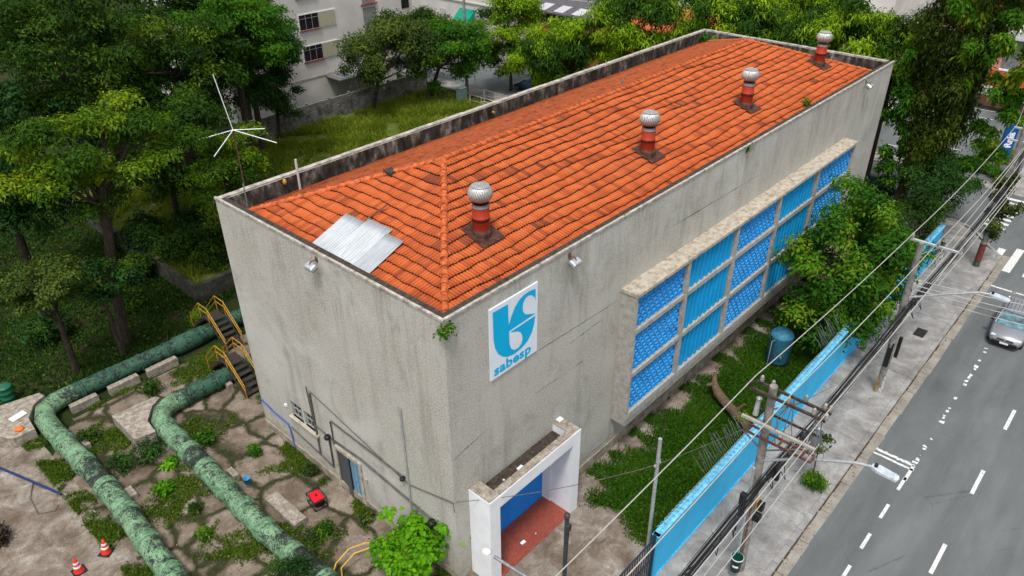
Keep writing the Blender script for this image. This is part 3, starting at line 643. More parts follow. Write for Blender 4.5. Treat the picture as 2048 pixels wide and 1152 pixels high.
# side door, windows, conduits (left wall, x = 0)
mb = MB(); mb.box(-.06, .1, DY0-.14, DY0, 0, DZ+.1); mb.box(-.06, .1, DY1, DY1+.14, 0, DZ+.1); mb.box(-.07, .1, DY0-.16, DY1+.16, DZ, DZ+.16)
dfr = mb.build('door_frame', CAP, bld)
mb = MB(); mb.box(.24, .27, DY0, DY1, 0, DZ); mb.build('door_recess', DARK, dfr)
mb = MB(); T_ = Matrix.Translation((.02, DY1, 0)) @ Matrix.Rotation(R_(-8), 4, 'Z'); mb.box(0, .05, -.78, 0, .04, 2.1, T_); mb.build('door_leaf', plain('dark_grey_door', (.07, .08, .085), .6), dfr)
mb = MB()
for k in range(6): mb.box(.0+(k % 2)*.02, .06+(k % 2)*.02, DY0+.02+k*.105, DY0+.12+k*.105, .04, 2.05)
mb.build('door_leaf', plain('light_blue_door', (.16, .30, .42), .5), dfr)
for (a, b) in ((7.86, 8.62), (8.76, 9.52)):
    mb = MB(); z0, z1 = 2.1, 2.88
    for t in (0, .333, .667, 1): y = a+.02+(b-a-.04)*t; mb.box(.1, .13, y-.015, y+.015, z0, z1)
    for t in (0, .45, 1): z = z0+.02+(z1-z0-.04)*t; mb.box(.09, .128, a, b, z-.018, z+.018)
    wd = mb.build('window', plain('window_frame', (.33, .34, .33), .6), bld)
    mb = MB(); mb.box(.14, .15, a, b, z0, z1); mb.build('pane', plain('dark_pane', (.03, .035, .04), .2), wd)
mb = MB(); mb.bevbox(-.13, .1, 7.72, 9.66, 1.98, 2.1, .02); mb.build('window_sill', CAP, bld)
cd = MB()
cd.tube([(-.04, 8.02, 4.4), (-.04, 7.9, 2.2)], .02, 6); cd.tube([(-.05, 7.82, 4.2), (-.05, 7.82, 1.1)], .035, 6)
cd.tube([(-.04, 7.82, 4.3), (-.04, 5, 3.75), (-.04, 2.3, 3.2), (-.04, .03, 3.92), (-.3, -.3, 3.95)], .016, 6)
cd.tube([(-.05, 6.68, 2.3), (-.05, 6.68, 3.46), (-.05, 6.64, 3.5), (-.05, 2.52, 3.4)], .028, 6)
cd.tube([(-.05, 6.98, .9), (-.05, 6.96, 2.5), (-.05, 5, 2.62), (-.05, 1.15, 2.3)], .036, 6)
cd.tube([(-.05, 7.9, 2.62), (-.05, 6.96, 2.5)], .025, 6)
cd.build('conduit', CONDUIT, bld)
cd = MB(); cd.tube([(-.05, 2.29, 6.6), (-.05, 2.25, 1.9)], .035, 6); cd.tube([(-.05, 2.29, 6.6), (-.16, 2.36, 6.72)], .03, 6); cd.build('conduit', GALV, bld)
for (y, z, r) in ((6.96, 2.55, .14), (1.1, 2.26, .17), (2.5, 3.38, .1)):
    mb = MB(); mb.lathe([(0, -r*.7), (r*.8, -r*.6), (r, 0), (r*.75, r*.5), (0, r*.6)], 10, (-.12, y, z)); mb.box(-.1, -.0, y-.04, y+.04, z-.05, z+.05); mb.build('wall_lamp', BLACKP, bld)
mb = MB(); mb.box(-.07, -.002, 9.86, 9.98, 2.36, 2.46); mb.build('junction_box', WHITEP, bld)
mb = MB(); mb.box(-.06, -.002, 5.02-.22, 5.02-.12, 1.5, 1.68); mb.build('small_sign', CAP, bld)
for y in (9.0, 8.7): pass
mb = MB(); mb.tube([(-.05, WY-.05, 1.6), (-.06, 11, 1.42), (-.06, 10, 1.35), (-.06, 9.9, 1.1), (-.06, 9.8, .1)], .028, 6); mb.build('blue_hose', plain('blue_hose_plastic', (.03, .09, .42), .4), bld)
mb = MB(); mb.tube([(-.04, 9.8, 1.3), (-.04, 7.1, .92)], .03, 6); mb.build('conduit', CONDUIT, bld)
mb = MB(); mb.box(-.05, 0, 0, WY, 0, .42); mb.box(5.4, LX, -.05, -.002, 0, .5); mb.build('plinth', plain('beige_plinth', (.30, .26, .20), .9, var=.35, scale=3, bump=.4), bld)
mb = MB(); rr = random.Random(9)
def crack(pts, y=-.004):
    mb = MB()
    for a, b in zip(pts, pts[1:]):
        n = 7
        for k in range(n):
            p = [a[i]+(b[i]-a[i])*k/n for i in (0, 1)]; q = [a[i]+(b[i]-a[i])*(k+1)/n for i in (0, 1)]; w_ = rr.uniform(.007, .02); dz = rr.uniform(-.02, .02)
            mb.quad((p[0], y, p[1]+dz), (q[0], y, q[1]+rr.uniform(-.02, .02)), (q[0], y, q[1]+w_), (p[0], y, p[1]+dz+w_))
    mb.build('wall_crack', DARK, bld)
crack([(4.1, 7.75), (8.6, 7.55)]); crack([(5.8, 7.1), (7.6, 7.2)]); crack([(5.4, .75), (8.7, .72)]); crack([(0.1, 5.75), (1.6, 6.0)]); crack([(12, 9.3), (19, 9.15)]); crack([(3.9, 6.0), (6.6, 5.9)])

# logo sign on the facade
sg = empty('logo_sign', (1.77, -.03, 7.85), 'white rectangular sign with a sky blue curved emblem and lettering on the grey wall', 'sign')
SW, SH = 2.18, 2.62
def uv(x, y):
    t = (x-175)/463.0; top = 385-267*t; bt = 1063-297*t; return (t*SW, (bt-y)/(bt-top)*SH)
def flat(mb, pts, y):
    p3 = [Vector((a, b, 0)) for a, b in pts]; tr = geometry.tessellate_polygon([p3]); mb.add([(a, y, b) for a, b in pts], [tuple(t) for t in tr])
mb = MB(); mb.box(0, SW, -.02, .03, 0, SH); mb.build('board', SIGNW, sg)
OUT = [(203,405),(345,327),(347,430),(351,519),(375,440),(410,355),(450,290),(500,238),(555,203),(615,180),(615,290),(606,258),(580,240),(545,243),(515,268),(495,305),(485,350),(488,385),(500,408),(520,418),(612,408),(612,430),(605,500),(580,590),(535,675),(470,745),(400,800),(330,825),(285,818),(245,790),(218,735),(206,660)]
BOWL = [(352,590),(440,580),(466,592),(480,620),(482,655),(470,700),(440,738),(400,757),(370,745),(355,700)]
mb = MB(); mb.mi = 0; flat(mb, [uv(*p) for p in OUT], -.026); mb.mi = 1; flat(mb, [uv(*p) for p in BOWL], -.032); flat(mb, [uv(*p) for p in ((618,405),(618,424),(356,590),(348,580))], -.032)
mb.build('emblem', [SIGNB, SIGNW], sg)
def text_obj(txt, name, mat, size, parent, M4, off=.0, spacing=1.0):
    cu = bpy.data.curves.new(name, 'FONT'); cu.body = txt; cu.size = size; cu.offset = off; cu.space_character = spacing; cu.extrude = .002; cu.resolution_u = 4
    t = bpy.data.objects.new(name, cu); COL.objects.link(t); bpy.context.view_layer.update()
    dg = bpy.context.evaluated_depsgraph_get(); me = bpy.data.meshes.new_from_object(t.evaluated_get(dg)); bpy.data.objects.remove(t)
    me.transform(M4); me.materials.clear(); me.materials.append(mat); o = bpy.data.objects.new(name, me); COL.objects.link(o); o.parent = parent; return o
text_obj('sabesp', 'lettering', SIGNB, .5, sg, Matrix.Translation((.14, -.026, .13)) @ Matrix.Rotation(R_(90), 4, 'X') @ Matrix.Diagonal((1.22, 1, 1, 1)), .016, 1.06)

# roof ventilators
def vent(loc, label):
    o = empty('roof_ventilator', loc, label, 'ventilator', 'turbine ventilators on the tile roof')
    mb = MB(); T4 = Matrix.Rotation(math.atan(.362), 4, 'X'); mb.bevbox(-.5, .55, -.55, .55, .17, .195, .01, T4); mb.build('flashing', FLASH, o)
    mb = MB(); mb.lathe([(.37, -.1), (.36, .2), (.35, .26), (.285, .33)], 28); mb.build('flashing_collar', FLASH, o)
    mb = MB(); mb.lathe([(.285, .1), (.283, .72), (.295, .73), (.295, .76), (.28, .77), (.28, 1.12), (.272, 1.16)], 28); mb.build('stack', REDP, o)
    mb = MB(); mb.lathe([(.288, .63), (.292, .66), (.288, .69)], 28); mb.build('band', BLACKP, o)
    mb = MB(); mb.lathe([(.29, 1.1), (.30, 1.13), (.27, 1.15), (.27, 1.24), (.29, 1.25)], 28); mb.build('neck', GREYM, o)
    mb = MB(); prof = []
    for k in range(19): t = k/18; a = -1.15+t*2.35; prof.append((.41*math.cos(a)**.75 if math.cos(a) > 0 else .0, 1.57+.30*math.sin(a)))
    mb.lathe(prof, 210, fn=lambda r, z, a, i: r*(1-(.06 if i < 14 else .06*max(0, (17-i)/4))*(.5+.5*math.cos(30*(a+(z-1.57)*1.1)))**2), smooth=False)
    mb.lathe([(.30, 1.83), (.24, 1.862), (.1, 1.885), (.0, 1.89)], 28); mb.lathe([(.03, 1.88), (.03, 1.91), (0, 1.915)], 8); mb.build('turbine', ALU, o)
    return o
v0 = vent((4.25, 2.65, 10.98), 'silver turbine ventilator on a red stack nearest the blue emblem sign, lowest in the photo')
for (x, y, z, l) in ((13.8, 2.55, 10.95, 'second turbine ventilator from the blue emblem sign, on its taller red stack'), (22.0, 2.46, 10.93, 'third turbine ventilator from the blue emblem sign, on a red stack low on the roof'), (30.9, 2.75, 11.02, 'farthest turbine ventilator, beside the far end parapet of the tile roof')):
    c = copy_tree(v0); c.location = (x, y, z); c['label'] = l; c.rotation_euler = (R_(random.uniform(-1.5, 1.5)), R_(random.uniform(-1.5, 2.5)), 0)
# floodlights under the parapet
def flood(loc, rz, label):
    o = empty('floodlight', loc, label, 'floodlight', 'floodlights below the parapet', rz)
    mb = MB(); mb.tube([(0, .3, .12), (0, .05, .1), (0, 0, 0)], .02, 6); mb.box(-.06, .06, .27, .3, .02, .2); mb.build('bracket', RUST, o)
    mb = MB(); Tm = Matrix.Rotation(R_(28), 4, 'X'); mb.bevbox(-.2, .2, -.13, .13, -.17, .02, .04, Tm); mb.build('housing', GALV, o)
    mb = MB(); mb.box(-.17, .17, -.11, .11, -.185, -.172, Tm); mb.build('lens', DARK, o)
flood((5.55, -.3, 10.62), 0, 'small weathered floodlight on the long facade above the white porch')
flood((30.7, -.3, 10.62), 0, 'small floodlight at the far end of the long facade near the ivy tree')
flood((-.3, 5.87, 10.62), R_(-90), 'white floodlight on the short wall below the metal roof sheets')
mb = MB(); mb.tube([(3.22, 11.55, 10.3), (3.22, 11.55, 11.62)], .05, 8); tag(mb.build('vent_pipe', plain('offwhite_pipe', (.5, .49, .46), .6)), 'short off white pipe standing inside the back parapet', 'pipe')
mb = MB(); mb.tube([(.9, 11.5, 10.2), (.9, 11.5, 11.4)], .025, 6); tag(mb.build('thin_rod', GREYM), 'thin dark rod standing inside the parapet at the left roof corner', 'rod')
mb = MB(); mb.lathe([(0, 0), (.07, 0), (.08, .1), (.05, .2), (0, .22)], 10, (2.7, 11.72, 10.72)); tag(mb.build('small_lamp', plain('amber_plastic', (.45, .25, .03), .4)), 'small amber lamp on the dark inner face of the back parapet', 'lamp')
mb = MB(); mb.tube([(14.4, 11.9, 10.6), (14.4, 11.65, 10.62)], .07, 8); tag(mb.build('pipe_stub', plain('ochre_stub', (.4, .22, .05), .6)), 'ochre pipe stub on the middle of the stained back parapet', 'pipe')
def weed(name, loc, r, n, L, mat, label, cat='weed', seed=1, group=None, ncl=5, flat=.8):
    rg = np.random.default_rng(seed); o = empty(name, loc, label, cat, group); cl = clumps(rg, (0, 0, r*.5), (r*.5, r*.5, r*.4), ncl, r*.5)
    V, F, t = foliage(cl, n, L, L*.5, seed, flat); np_mesh('leaves', V, F, mat, t, o)
    mb = MB()
    for c in cl: mb.tube([(0, 0, -.05), (c[0]*.5, c[1]*.5, c[2]*.6), tuple(c[:3])], [.02, .015, .006], 5, False)
    mb.build('stem', BARK, o); return o
GP = 'weeds rooted on the parapet'
weed('weed', (.0, -.02, 10.55), .38, 260, .11, L_MID, 'leafy weed growing out of the near roof corner', seed=3, group=GP)
weed('weed', (5.2+12.3, .0, 10.75), .25, 130, .1, L_MID, 'small weed hanging from the facade edge between the second and third ventilators', seed=4, group=GP)
weed('weed', (8.6, 0.05, 10.9), .12, 60, .07, L_MID, 'tiny weed on the facade edge right of the near floodlight', seed=5, group=GP)
weed('weed', (24.2, .35, 10.85), .45, 400, .09, L_FERN, 'yellow green grassy weed along the roof edge by the third ventilator', seed=6, group=GP)
weed('weed', (33.9, 11.2, 10.3), .7, 420, .16, L_MID, 'climbing weed in the far back corner of the parapet', seed=7, group=GP)
weed('weed', (34.2, 5.0, 10.3), .6, 350, .16, L_DARK, 'weed growing behind the far turbine ventilator inside the end parapet', seed=8, group=GP)
weed('weed', (31.2, 8.2, 10.6), .3, 140, .12, L_MID, 'small weed at the foot of the end parapet near the ridge', seed=9, group=GP)

# ================================================================== LEFT YARD
def water_pipe(loc, pts, r, fl, label, mats, name='water_main', elbow=None):
    o = empty(name, loc, label, 'pipe', 'large green water mains'); b = Vector(loc)
    mb = MB(); P_ = [Vector(p)-b for p in pts]; mb.tube(P_, r, 32); mb.build('pipe_run', mats[0], o)
    mb = MB(); mb.tube([Vector(p)-b for p in elbow], r*1.03, 32, caps=False); mb.build('elbow', mats[1], o)
    for (c, d, rr_) in fl:
        c = Vector(c)-b; d = Vector(d).normalized(); q = d.to_track_quat('Z', 'Y').to_matrix().to_4x4(); q.translation = c
        mb = MB(); mb.lathe([(r*.98, -.17), (r*1.13, -.16), (r*1.14, -.06), (r*1.04, -.04), (r*1.04, .04), (r*1.14, .06), (r*1.13, .16), (r*.98, .17)], 32, T=q); mb.build('flange', PFL, o)
    return o
r = .405; z = .42
def flanges(o, xs, y, rr_, mat, rad):
    for x in xs:
        q = Vector((1, 0, 0)).to_track_quat('Z', 'Y').to_matrix().to_4x4(); q.translation = (x, y, z); mb = MB()
        mb.lathe([(rad*.98, -.09), (rad*rr_, -.08), (rad*rr_, -.02), (rad*1.02, -.015), (rad*1.02, .015), (rad*rr_, .02), (rad*rr_, .08), (rad*.98, .09)], 28, T=q); mb.build('flange', mat, o)
e1 = [(-6.50, 17.3, z), (-6.52, 18.3, z), (-6.5, 19.2, z), (-6.25, 19.85, z), (-5.7, 20.15, z), (-4.9, 20.2, z)]
water_pipe((-6.5, 12, 0), [(-6.75, -6, z), (-6.68, 7.7, z), (-6.45, 11.7, z), (-6.42, 13.8, z), (-6.50, 17.3, z)], r, [((-6.69-.0*y, y, z), (0, 1, 0), 0) for y in (1.2, 3.4, 5.6, 7.5)]+[((-6.58, 9.4, z), (0.03, 1, 0), 0), ((-6.47, 11.3, z), (0.03, 1, 0), 0), ((-6.43, 13.2, z), (0, 1, 0), 0), ((-6.46, 15.2, z), (0, 1, 0), 0), ((-6.5, 17.0, z), (0, 1, 0), 0)], 'patchy light green water main nearest the traffic cones', (PIPEG, PIPEG), elbow=e1)
o = empty('water_main', (0, 20.1, 0), 'dark stained green pipe run passing under the farther yellow railed steps', 'pipe', 'large green water mains'); mb = MB()
mb.tube([(-4.9, .1, z), (0, 0, z), (14, .1, z)], r, 32); mb.build('pipe_run', PIPEF, o)
mb = MB(); mb.tube([(-.15, 0, z), (.0, 0, z), (1.1, 0, z), (1.25, 0, z)], [r*1.02, r*1.17, r*1.17, r*1.02], 28); mb.build('coupling', PIPEF, o)
flanges(o, (-4.6, -3.2, -1.8, -.5, 1.4, 3.4), .02, 1.1, PIPEF, r)
e2 = [(-3.24, 13.6, z), (-3.22, 14.6, z), (-3.12, 15.35, z), (-2.8, 15.85, z), (-2.3, 16.08, z), (-1.6, 16.1, z)]
water_pipe((-3.3, 10, 0), [(-3.3, -6, z), (-3.28, 3.7, z), (-3.42, 6.3, z), (-3.38, 8.8, z), (-3.26, 11.7, z), (-3.24, 13.6, z)], r, [((-3.29, y, z), (0, 1, 0), 0) for y in (1.2, 3.2)]+[((-3.37, 5.0, z), (-.03, 1, 0), 0), ((-3.42, 6.7, z), (0, 1, 0), 0), ((-3.39, 8.2, z), (0.03, 1, 0), 0), ((-3.34, 9.6, z), (.04, 1, 0), 0), ((-3.28, 11.2, z), (.04, 1, 0), 0), ((-3.25, 12.6, z), (0, 1, 0), 0), ((-3.23, 13.7, z), (0, 1, 0), 0), ((-3.2, 14.7, z), (0.05, 1, 0), 0)], 'patchy green water main nearest the building with black worn patches', (PIPEG, PIPEG), elbow=e2)
o = empty('water_main', (0, 16.05, 0), 'green pipe run passing under the nearer yellow railed steps', 'pipe', 'large green water mains'); mb = MB()
mb.tube([(-1.6, .05, z), (2, 0, z), (14, .1, z)], r, 32); mb.build('pipe_run', PIPEF, o)
flanges(o, (-1.7, -.2, .15, 1.9, 2.3, 3.3), .01, 1.12, PIPEF, r)
def block(name, poly, z1, label, grp, mat=CONC, cat='concrete block'):
    cx = sum(p[0] for p in poly)/len(poly); cy = sum(p[1] for p in poly)/len(poly)
    mb = MB(); P2 = [(x-cx, y-cy) for x, y in poly]; n = len(P2); sh = lambda k, zz: [(x*k, y*k, zz) for x, y in P2]
    mb.prism(P2, -.1, z1-.03); vs = sh(1, z1-.03)+sh(.96, z1); mb.add(vs, [tuple(range(n, 2*n))]+[(i, (i+1) % n, n+(i+1) % n, n+i) for i in range(n)])
    o = mb.build(name, mat); o.location = (cx, cy, 0); return tag(o, label, cat, grp)
G1 = 'concrete anchor blocks at the pipe bends'
block('anchor_block', [(-4.5, 14.8), (-3.7, 14.6), (-3.62, 15.5), (-3.0, 16.3), (-2.5, 16.6), (-2.6, 16.85), (-4.5, 17.0)], .66, 'stained concrete block hugging the bend of the pipe nearest the building', G1)
block('anchor_block', [(-7.9, 18.75), (-7.05, 18.7), (-6.98, 19.6), (-6.5, 20.4), (-5.9, 20.75), (-6.0, 21.15), (-7.5, 21.5), (-9.2, 20.8)], .6, 'stained concrete block with a white tray on it at the bend of the left pipe', G1)
G2 = 'low concrete pipe cradles'
for (xa, xb, ya, yb, h, l) in ((-5.4, -4.2, 19.3, 19.6, .35, 'low concrete cradle beside the dark pipe, nearest the left bend'), (-3.7, -2.3, 19.25, 19.55, .4, 'middle low concrete cradle beside the dark pipe'), (-1.9, -.4, 19.2, 19.5, .4, 'low concrete cradle beside the dark pipe, nearest the yellow railed steps'),
    (.1, .35, 15.4, 15.65, .4, 'small concrete cradle under the pipe left of the nearer steps'), (-6.0, -5.75, 16.4, 17.0, .3, 'small concrete cradle inside the bend of the left pipe'), (-2.55, -2.0, 6.2, 8.2, .3, 'long flat concrete slab beside the pipe near the red generator'),
    (-6.0, -5.7, 12.2, 12.8, .25, 'small concrete stone right of the left pipe'), (-2.75, -2.5, 10.1, 10.7, .3, 'small concrete cradle beside the black patch of the pipe')):
    block('pipe_cradle', [(xa, ya), (xb, ya), (xb, yb), (xa, yb)], h, l, G2)
# yellow railed stiles
def stile(loc, label):
    o = empty('stile_steps', loc, label, 'steps', 'yellow railed steps over the pipes')
    n = 5; hw = .42; Ht = 1.22
    for sgn in (-1, 1):
        for k in range(n):
            y = .42+(n-k)*.25; zt = Ht*(k+1)/(n+1)-.02
            mb = MB(); mb.box(-hw, hw, min(sgn*y, sgn*(y-.27)), max(sgn*y, sgn*(y-.27)), zt-.03, zt); mb.build('tread', STEP, o)
    mb = MB(); mb.box(-hw, hw, -.45, .45, Ht-.03, Ht); mb.build('platform', STEP, o)
    for sx in (-hw-.03, hw+.03):
        for sgn in (-1, 1):
          mb = MB(); mb.add([(sx-.015, sgn*1.75, 0), (sx-.015, sgn*1.55, 0), (sx-.015, sgn*.4, Ht-.12), (sx-.015, sgn*.4, Ht+.02), (sx+.015, sgn*1.75, 0), (sx+.015, sgn*1.55, 0), (sx+.015, sgn*.4, Ht-.12), (sx+.015, sgn*.4, Ht+.02)],
            [(0, 1, 2, 3), (4, 7, 6, 5), (0, 4, 5, 1), (1, 5, 6, 2), (2, 6, 7, 3), (3, 7, 4, 0)])
          mb.build('stringer', STEP, o)
        mb = MB()
        for hgt in (.82, .5):
            mb.tube([(sx, -1.72, .0+hgt*.95), (sx, -.42, Ht+hgt), (sx, .42, Ht+hgt), (sx, 1.72, hgt*.95)], .026, 6)
        for y in (-1.72, 1.72): mb.tube([(sx, y, 0), (sx, y, .78)], .026, 6)
        for y in (-.42, .42): mb.tube([(sx, y, Ht-.05), (sx, y, Ht+.82)], .026, 6)
        mb.build('railing', YEL, o)
    return o
s1 = stile((2.15, 20.0, 0), 'dark steps with yellow rails crossing the farther green pipe')
s2 = copy_tree(s1); s2.location = (.82, 16.0, 0); s2['label'] = 'dark steps with yellow rails crossing the nearer green pipe'
# drum, tray, cones, generator, bucket, hose, rod
o = empty('green_drum', (-7.0, 22.3, 0), 'dark green ribbed drum standing in the grass at the left edge', 'drum'); DG = plain('dark_green_drum', (.012, .11, .055), .45)
mb = MB(); mb.lathe([(0, 0), (.3, 0), (.31, .04), (.3, .3), (.32, .32), (.3, .34), (.3, .6), (.32, .62), (.3, .64), (.3, .88), (.32, .9)], 24); mb.build('body', DG, o)
mb = MB(); mb.lathe([(.32, .9), (.31, .93), (.05, .95), (0, .95)], 24); mb.build('lid', DG, o)
mb = MB(); mb.bevbox(-.32, .32, -.17, .17, 0, .1, .03); o = mb.build('white_tray', WHITEP); o.location = (-7.25, 20.0, .605); o.rotation_euler.z = .25; tag(o, 'white plastic tray lying on the left concrete block', 'tray')
mb = MB(); mb.lathe([(0, 0), (.17, 0), (.16, .08), (.08, .1), (0, .13)], 12); mb.box(-.2, .05, -.07, .07, 0, .06); o = mb.build('orange_bag', plain('orange_plastic', (.75, .17, .02), .5)); o.location = (-7.5, 19.1, .605); tag(o, 'crumpled orange bag beside the white tray', 'bag')
ORG = plain('cone_orange_red', (.62, .035, .02), .5, 0, .15); CW = plain('cone_white_band', (.72, .72, .72), .5)
def cone(loc, label):
    o = empty('traffic_cone', loc, label, 'traffic cone', 'orange traffic cones on the left yard')
    mb = MB(); mb.bevbox(-.22, .22, -.22, .22, 0, .045, .02); mb.build('base', BLACKP, o)
    rad = lambda z: .175-(z-.04)*.22
    mb = MB(); mb.lathe([(.18, .045)]+[(rad(z), z) for z in (.07, .3, .5, .64)]+[(.025, .65), (0, .65)], 20); mb.build('cone_body', ORG, o)
    for a, b in ((.26, .34), (.42, .50)):
        mb = MB(); mb.lathe([(rad(a)+.004, a), (rad(b)+.004, b)], 20); mb.build('band', CW, o)
    return o
c0 = cone((-8.72, 10.35, .03), 'orange and white traffic cone standing alone, farther from the green pipe')
c1 = copy_tree(c0); c1.location = (-7.72, 10.45, .03); c1['label'] = 'orange and white traffic cone close to the weeds beside the green pipe'; c1.rotation_euler = (0.03, 0.05, .6)
c1 = copy_tree(c0); c1.location = (-9.72, 10.15, .03); c1['label'] = 'traffic cone of which only the tip shows at the bottom edge of the photo'
o = empty('portable_generator', (-1.2, 6.65, .03), 'red portable generator in a black frame near the side door', 'generator'); o.rotation_euler.z = -.15
mb = MB(); mb.bevbox(-.22, .22, -.30, .30, .3, .46, .05); mb.build('fuel_tank', plain('generator_red', (.66, .01, .025), .35), o)
mb = MB(); mb.bevbox(-.18, .18, -.26, .26, .08, .3, .03); mb.build('engine', BLACKP, o)
mb = MB()
for x in (-.26, .26): mb.tube([(x, -.34, .02), (x, -.34, .46), (x, .34, .46), (x, .34, .02), (x, -.34, .02)], .02, 6)
for y in (-.34, .34): mb.tube([(-.26, y, .46), (.26, y, .46)], .02, 6); mb.tube([(-.26, y, .03), (.26, y, .03)], .02, 6)
mb.build('carry_frame', BLACKP, o)
mb = MB(); mb.lathe([(.0, .47), (.04, .465), (.045, .5), (0, .505)], 12); mb.build('fuel_cap', BLACKP, o)
mb = MB(); mb.lathe([(.11, 0), (.14, .32), (.145, .32), (.14, .33), (.12, .32), (.10, .03), (0, .03)], 18); o = mb.build('blue_bucket', plain('blue_bucket', (.05, .25, .5), .5)); o.location = (-2.45, 9.6, .03); tag(o, 'light blue bucket beside the black patch of the right pipe', 'bucket')
mb = MB(); mb.tube([(-9.6, 21, .16), (-8.85, 17.95, .15), (-8.3, 16.3, .15), (-7.71, 14.5, .14)], .05, 8); tag(mb.build('blue_pole', plain('navy_pole', (.01, .025, .12), .5)), 'long navy blue pole lying across the left concrete yard', 'pole')
mb = MB(); mb.tube([(-8.2, 16.1, .1), (-8.6, 15.3, .06), (-8.7, 14.2, .06), (-8.2, 13.9, .06), (-8.0, 14.1, .06)], .02, 5); tag(mb.build('strap', CONDUIT), 'thin dark strap curling away from the navy pole', 'strap')
mb = MB()
for (ox, rr_) in ((0, 0), (.12, .3)):
    mb.tube([(-2.9+ox*2, 3.45-rr_, .05), (-2.55, 3.6-rr_, .35), (-2.0, 3.5-rr_, .7), (-1.5, 3.15-rr_, .85), (-1.1, 2.6-rr_, .8), (-.7, 1.9, .4)], .03, 6)
tag(mb.build('yellow_hose', plain('yellow_hose', (.55, .36, .08), .5)), 'arched yellow hose between the pipe and the bright bush', 'hose')
mb = MB(); rr = random.Random(4)
for k in range(150):
    a = rr.uniform(0, 6.28); mb.tube([(-10.2+rr.uniform(-.3, .3), 14.0+rr.uniform(-.4, .4), 0.05), (-10.1+math.cos(a)*.5*rr.random(), 14+math.sin(a)*.7*rr.random(), rr.uniform(.15, .55))], .03, 4, False)
o = tag(mb.build('brush_pile', BARK), 'dark pile of cut branches at the left edge of the yard', 'brush pile')
# antenna
o = empty('ground_plane_antenna', (7.0, 23.5, .98), 'thin white five rod antenna on a rusty mast among the trees', 'antenna')
mb = MB(); mb.tube([(0, 0, 0), (0, 0, 7.95)], .045, 8); mb.build('mast', RUST, o)
for e in ((-.35, .2, 10.9), (-1.75, .55, 7.75), (-2.05, -1.55, 7.5), (1.15, -1.2, 8.0), (.95, -2.5, 7.6)):
    mb = MB(); mb.tube([(0, 0, 7.95), e], .024, 6); mb.build('antenna_rod', WHITEP, o)
# retaining wall and compound wall
mb = MB(); mb.box(3.0, 36.3, 23.62, 23.9, -.1, 1.06); mb.box(3.0, 3.25, 23.9, 41.2, -.1, 1.06); tag(mb.build('retaining_wall', CONC_SHADE), 'low concrete retaining wall round the raised grass plot', 'wall')
mb = MB(); x = 3.0
rr = random.Random(8)
while x < 36.2:
    mb.box(x+.01, min(x+2.2, 36.2)-.01, 41.2, 41.38, .0, 2.55+rr.uniform(-.04, .04)); mb.box(x-.08, x+.08, 41.14, 41.42, 0, 2.7); x += 2.2
m = NM('old_block_wall', .95, .1); br = m.n('ShaderNodeTexBrick'); m.L(m.co((1, 1, 1)), br.inputs[0]); mp = br.inputs[0].links[0].from_node; mp.inputs['Rotation'].default_value = (R_(90), 0, 0)
br.inputs['Scale'].default_value = 1.4; br.inputs['Color1'].default_value = (.26, .25, .23, 1); br.inputs['Color2'].default_value = (.19, .18, .165, 1); br.inputs['Mortar'].default_value = (.09, .085, .08, 1); br.inputs['Mortar Size'].default_value = .03
m.col(m.mix(m.ramp(m.noise(1.2, 7, .75), [(.42, 0), (.62, .85)]), br.outputs[0], (.045, .045, .038))); BLK = m.mat
tag(mb.build('boundary_wall', BLK), 'stained grey block wall along the far side of the grass plot', 'wall')
o = empty('steel_cage', (35.15, 31.6, .98), 'low open steel frame cage at the right corner of the grass plot', 'cage'); mb = MB()
for zz in (.5, 1.0):
    mb.tube([(0, 0, zz), (1.8, 0, zz), (1.8, 2.8, zz), (0, 2.8, zz), (0, 0, zz)], .04, 6)
for (x, y) in ((0, 0), (1.8, 0), (1.8, 2.8), (0, 2.8), (0, 1.4), (1.8, 1.4)): mb.tube([(x, y, -.9), (x, y, 1.0)], .04, 6)
mb.build('frame', CAP, o); mb = MB(); mb.box(.1, 1.7, .1, 2.7, -.9, .05); mb.build('plinth', CONC, o)
mb = MB(); mb.bevbox(-.4, .4, -.3, .3, 0, 1.3, .03); mb.box(-.42, .42, -.32, .32, 1.3, 1.34); o = mb.build('green_cabinet', plain('grey_green_cabinet', (.12, .17, .16), .6)); o.location = (35.3, 35.6, .98); tag(o, 'grey green cabinet beside the steel cage', 'cabinet')

# ================================================================== STREET SIDE
# blue boundary wall with razor wire
o = empty('blue_wall', (4.7, -4.85, 0), 'sky blue boundary wall between the garden and the pavement', 'wall')
WL = 30.5; mb = MB(); rr = random.Random(6); x = 0
while x < WL:
    w_ = rr.choice([3.1, 4.2, 3.7]); w_ = min(w_, WL-x); mb.bevbox(x, x+w_-.012, -.09, .09, 0, 2.12, .012); x += w_
mb.box(-.14, .0, -.12, .12, 0, 2.2); mb.build('wall_panel', BLUEW, o)
mb = MB(); mb.bevbox(-.16, WL, -.14, .14, 2.121, 2.2, .015); mb.build('coping', PALEB, o)
mb = MB(); mb.box(-.02, WL, -.13, -.092, 0, .14); mb.build('base_strip', plain('base_blue', (.05, .42, .74), .7, var=.3), o)
mb = MB()
pts = [Vector((.1+t*.026, .03+.10*math.cos(t*.7), 2.30+.10*math.sin(t*.7)+.03*math.sin(t*.031))) for t in range(int((WL-.3)/.026))]
mb.tube(pts[:], .009, 3, False, False); mb.build('razor_wire', PALEB, o)
mb = MB()
for k in range(15): x = .4+k*2.05; mb.tube([(x, .0, 2.18), (x+.03, .05, 2.5)], .014, 5)
for zz in (2.32, 2.48): mb.tube([(.4, .02+(zz-2.4)*.4, zz), (WL-.3, .02+(zz-2.4)*.4, zz)], .007, 4)
mb.build('wire_bracket', GALV, o)
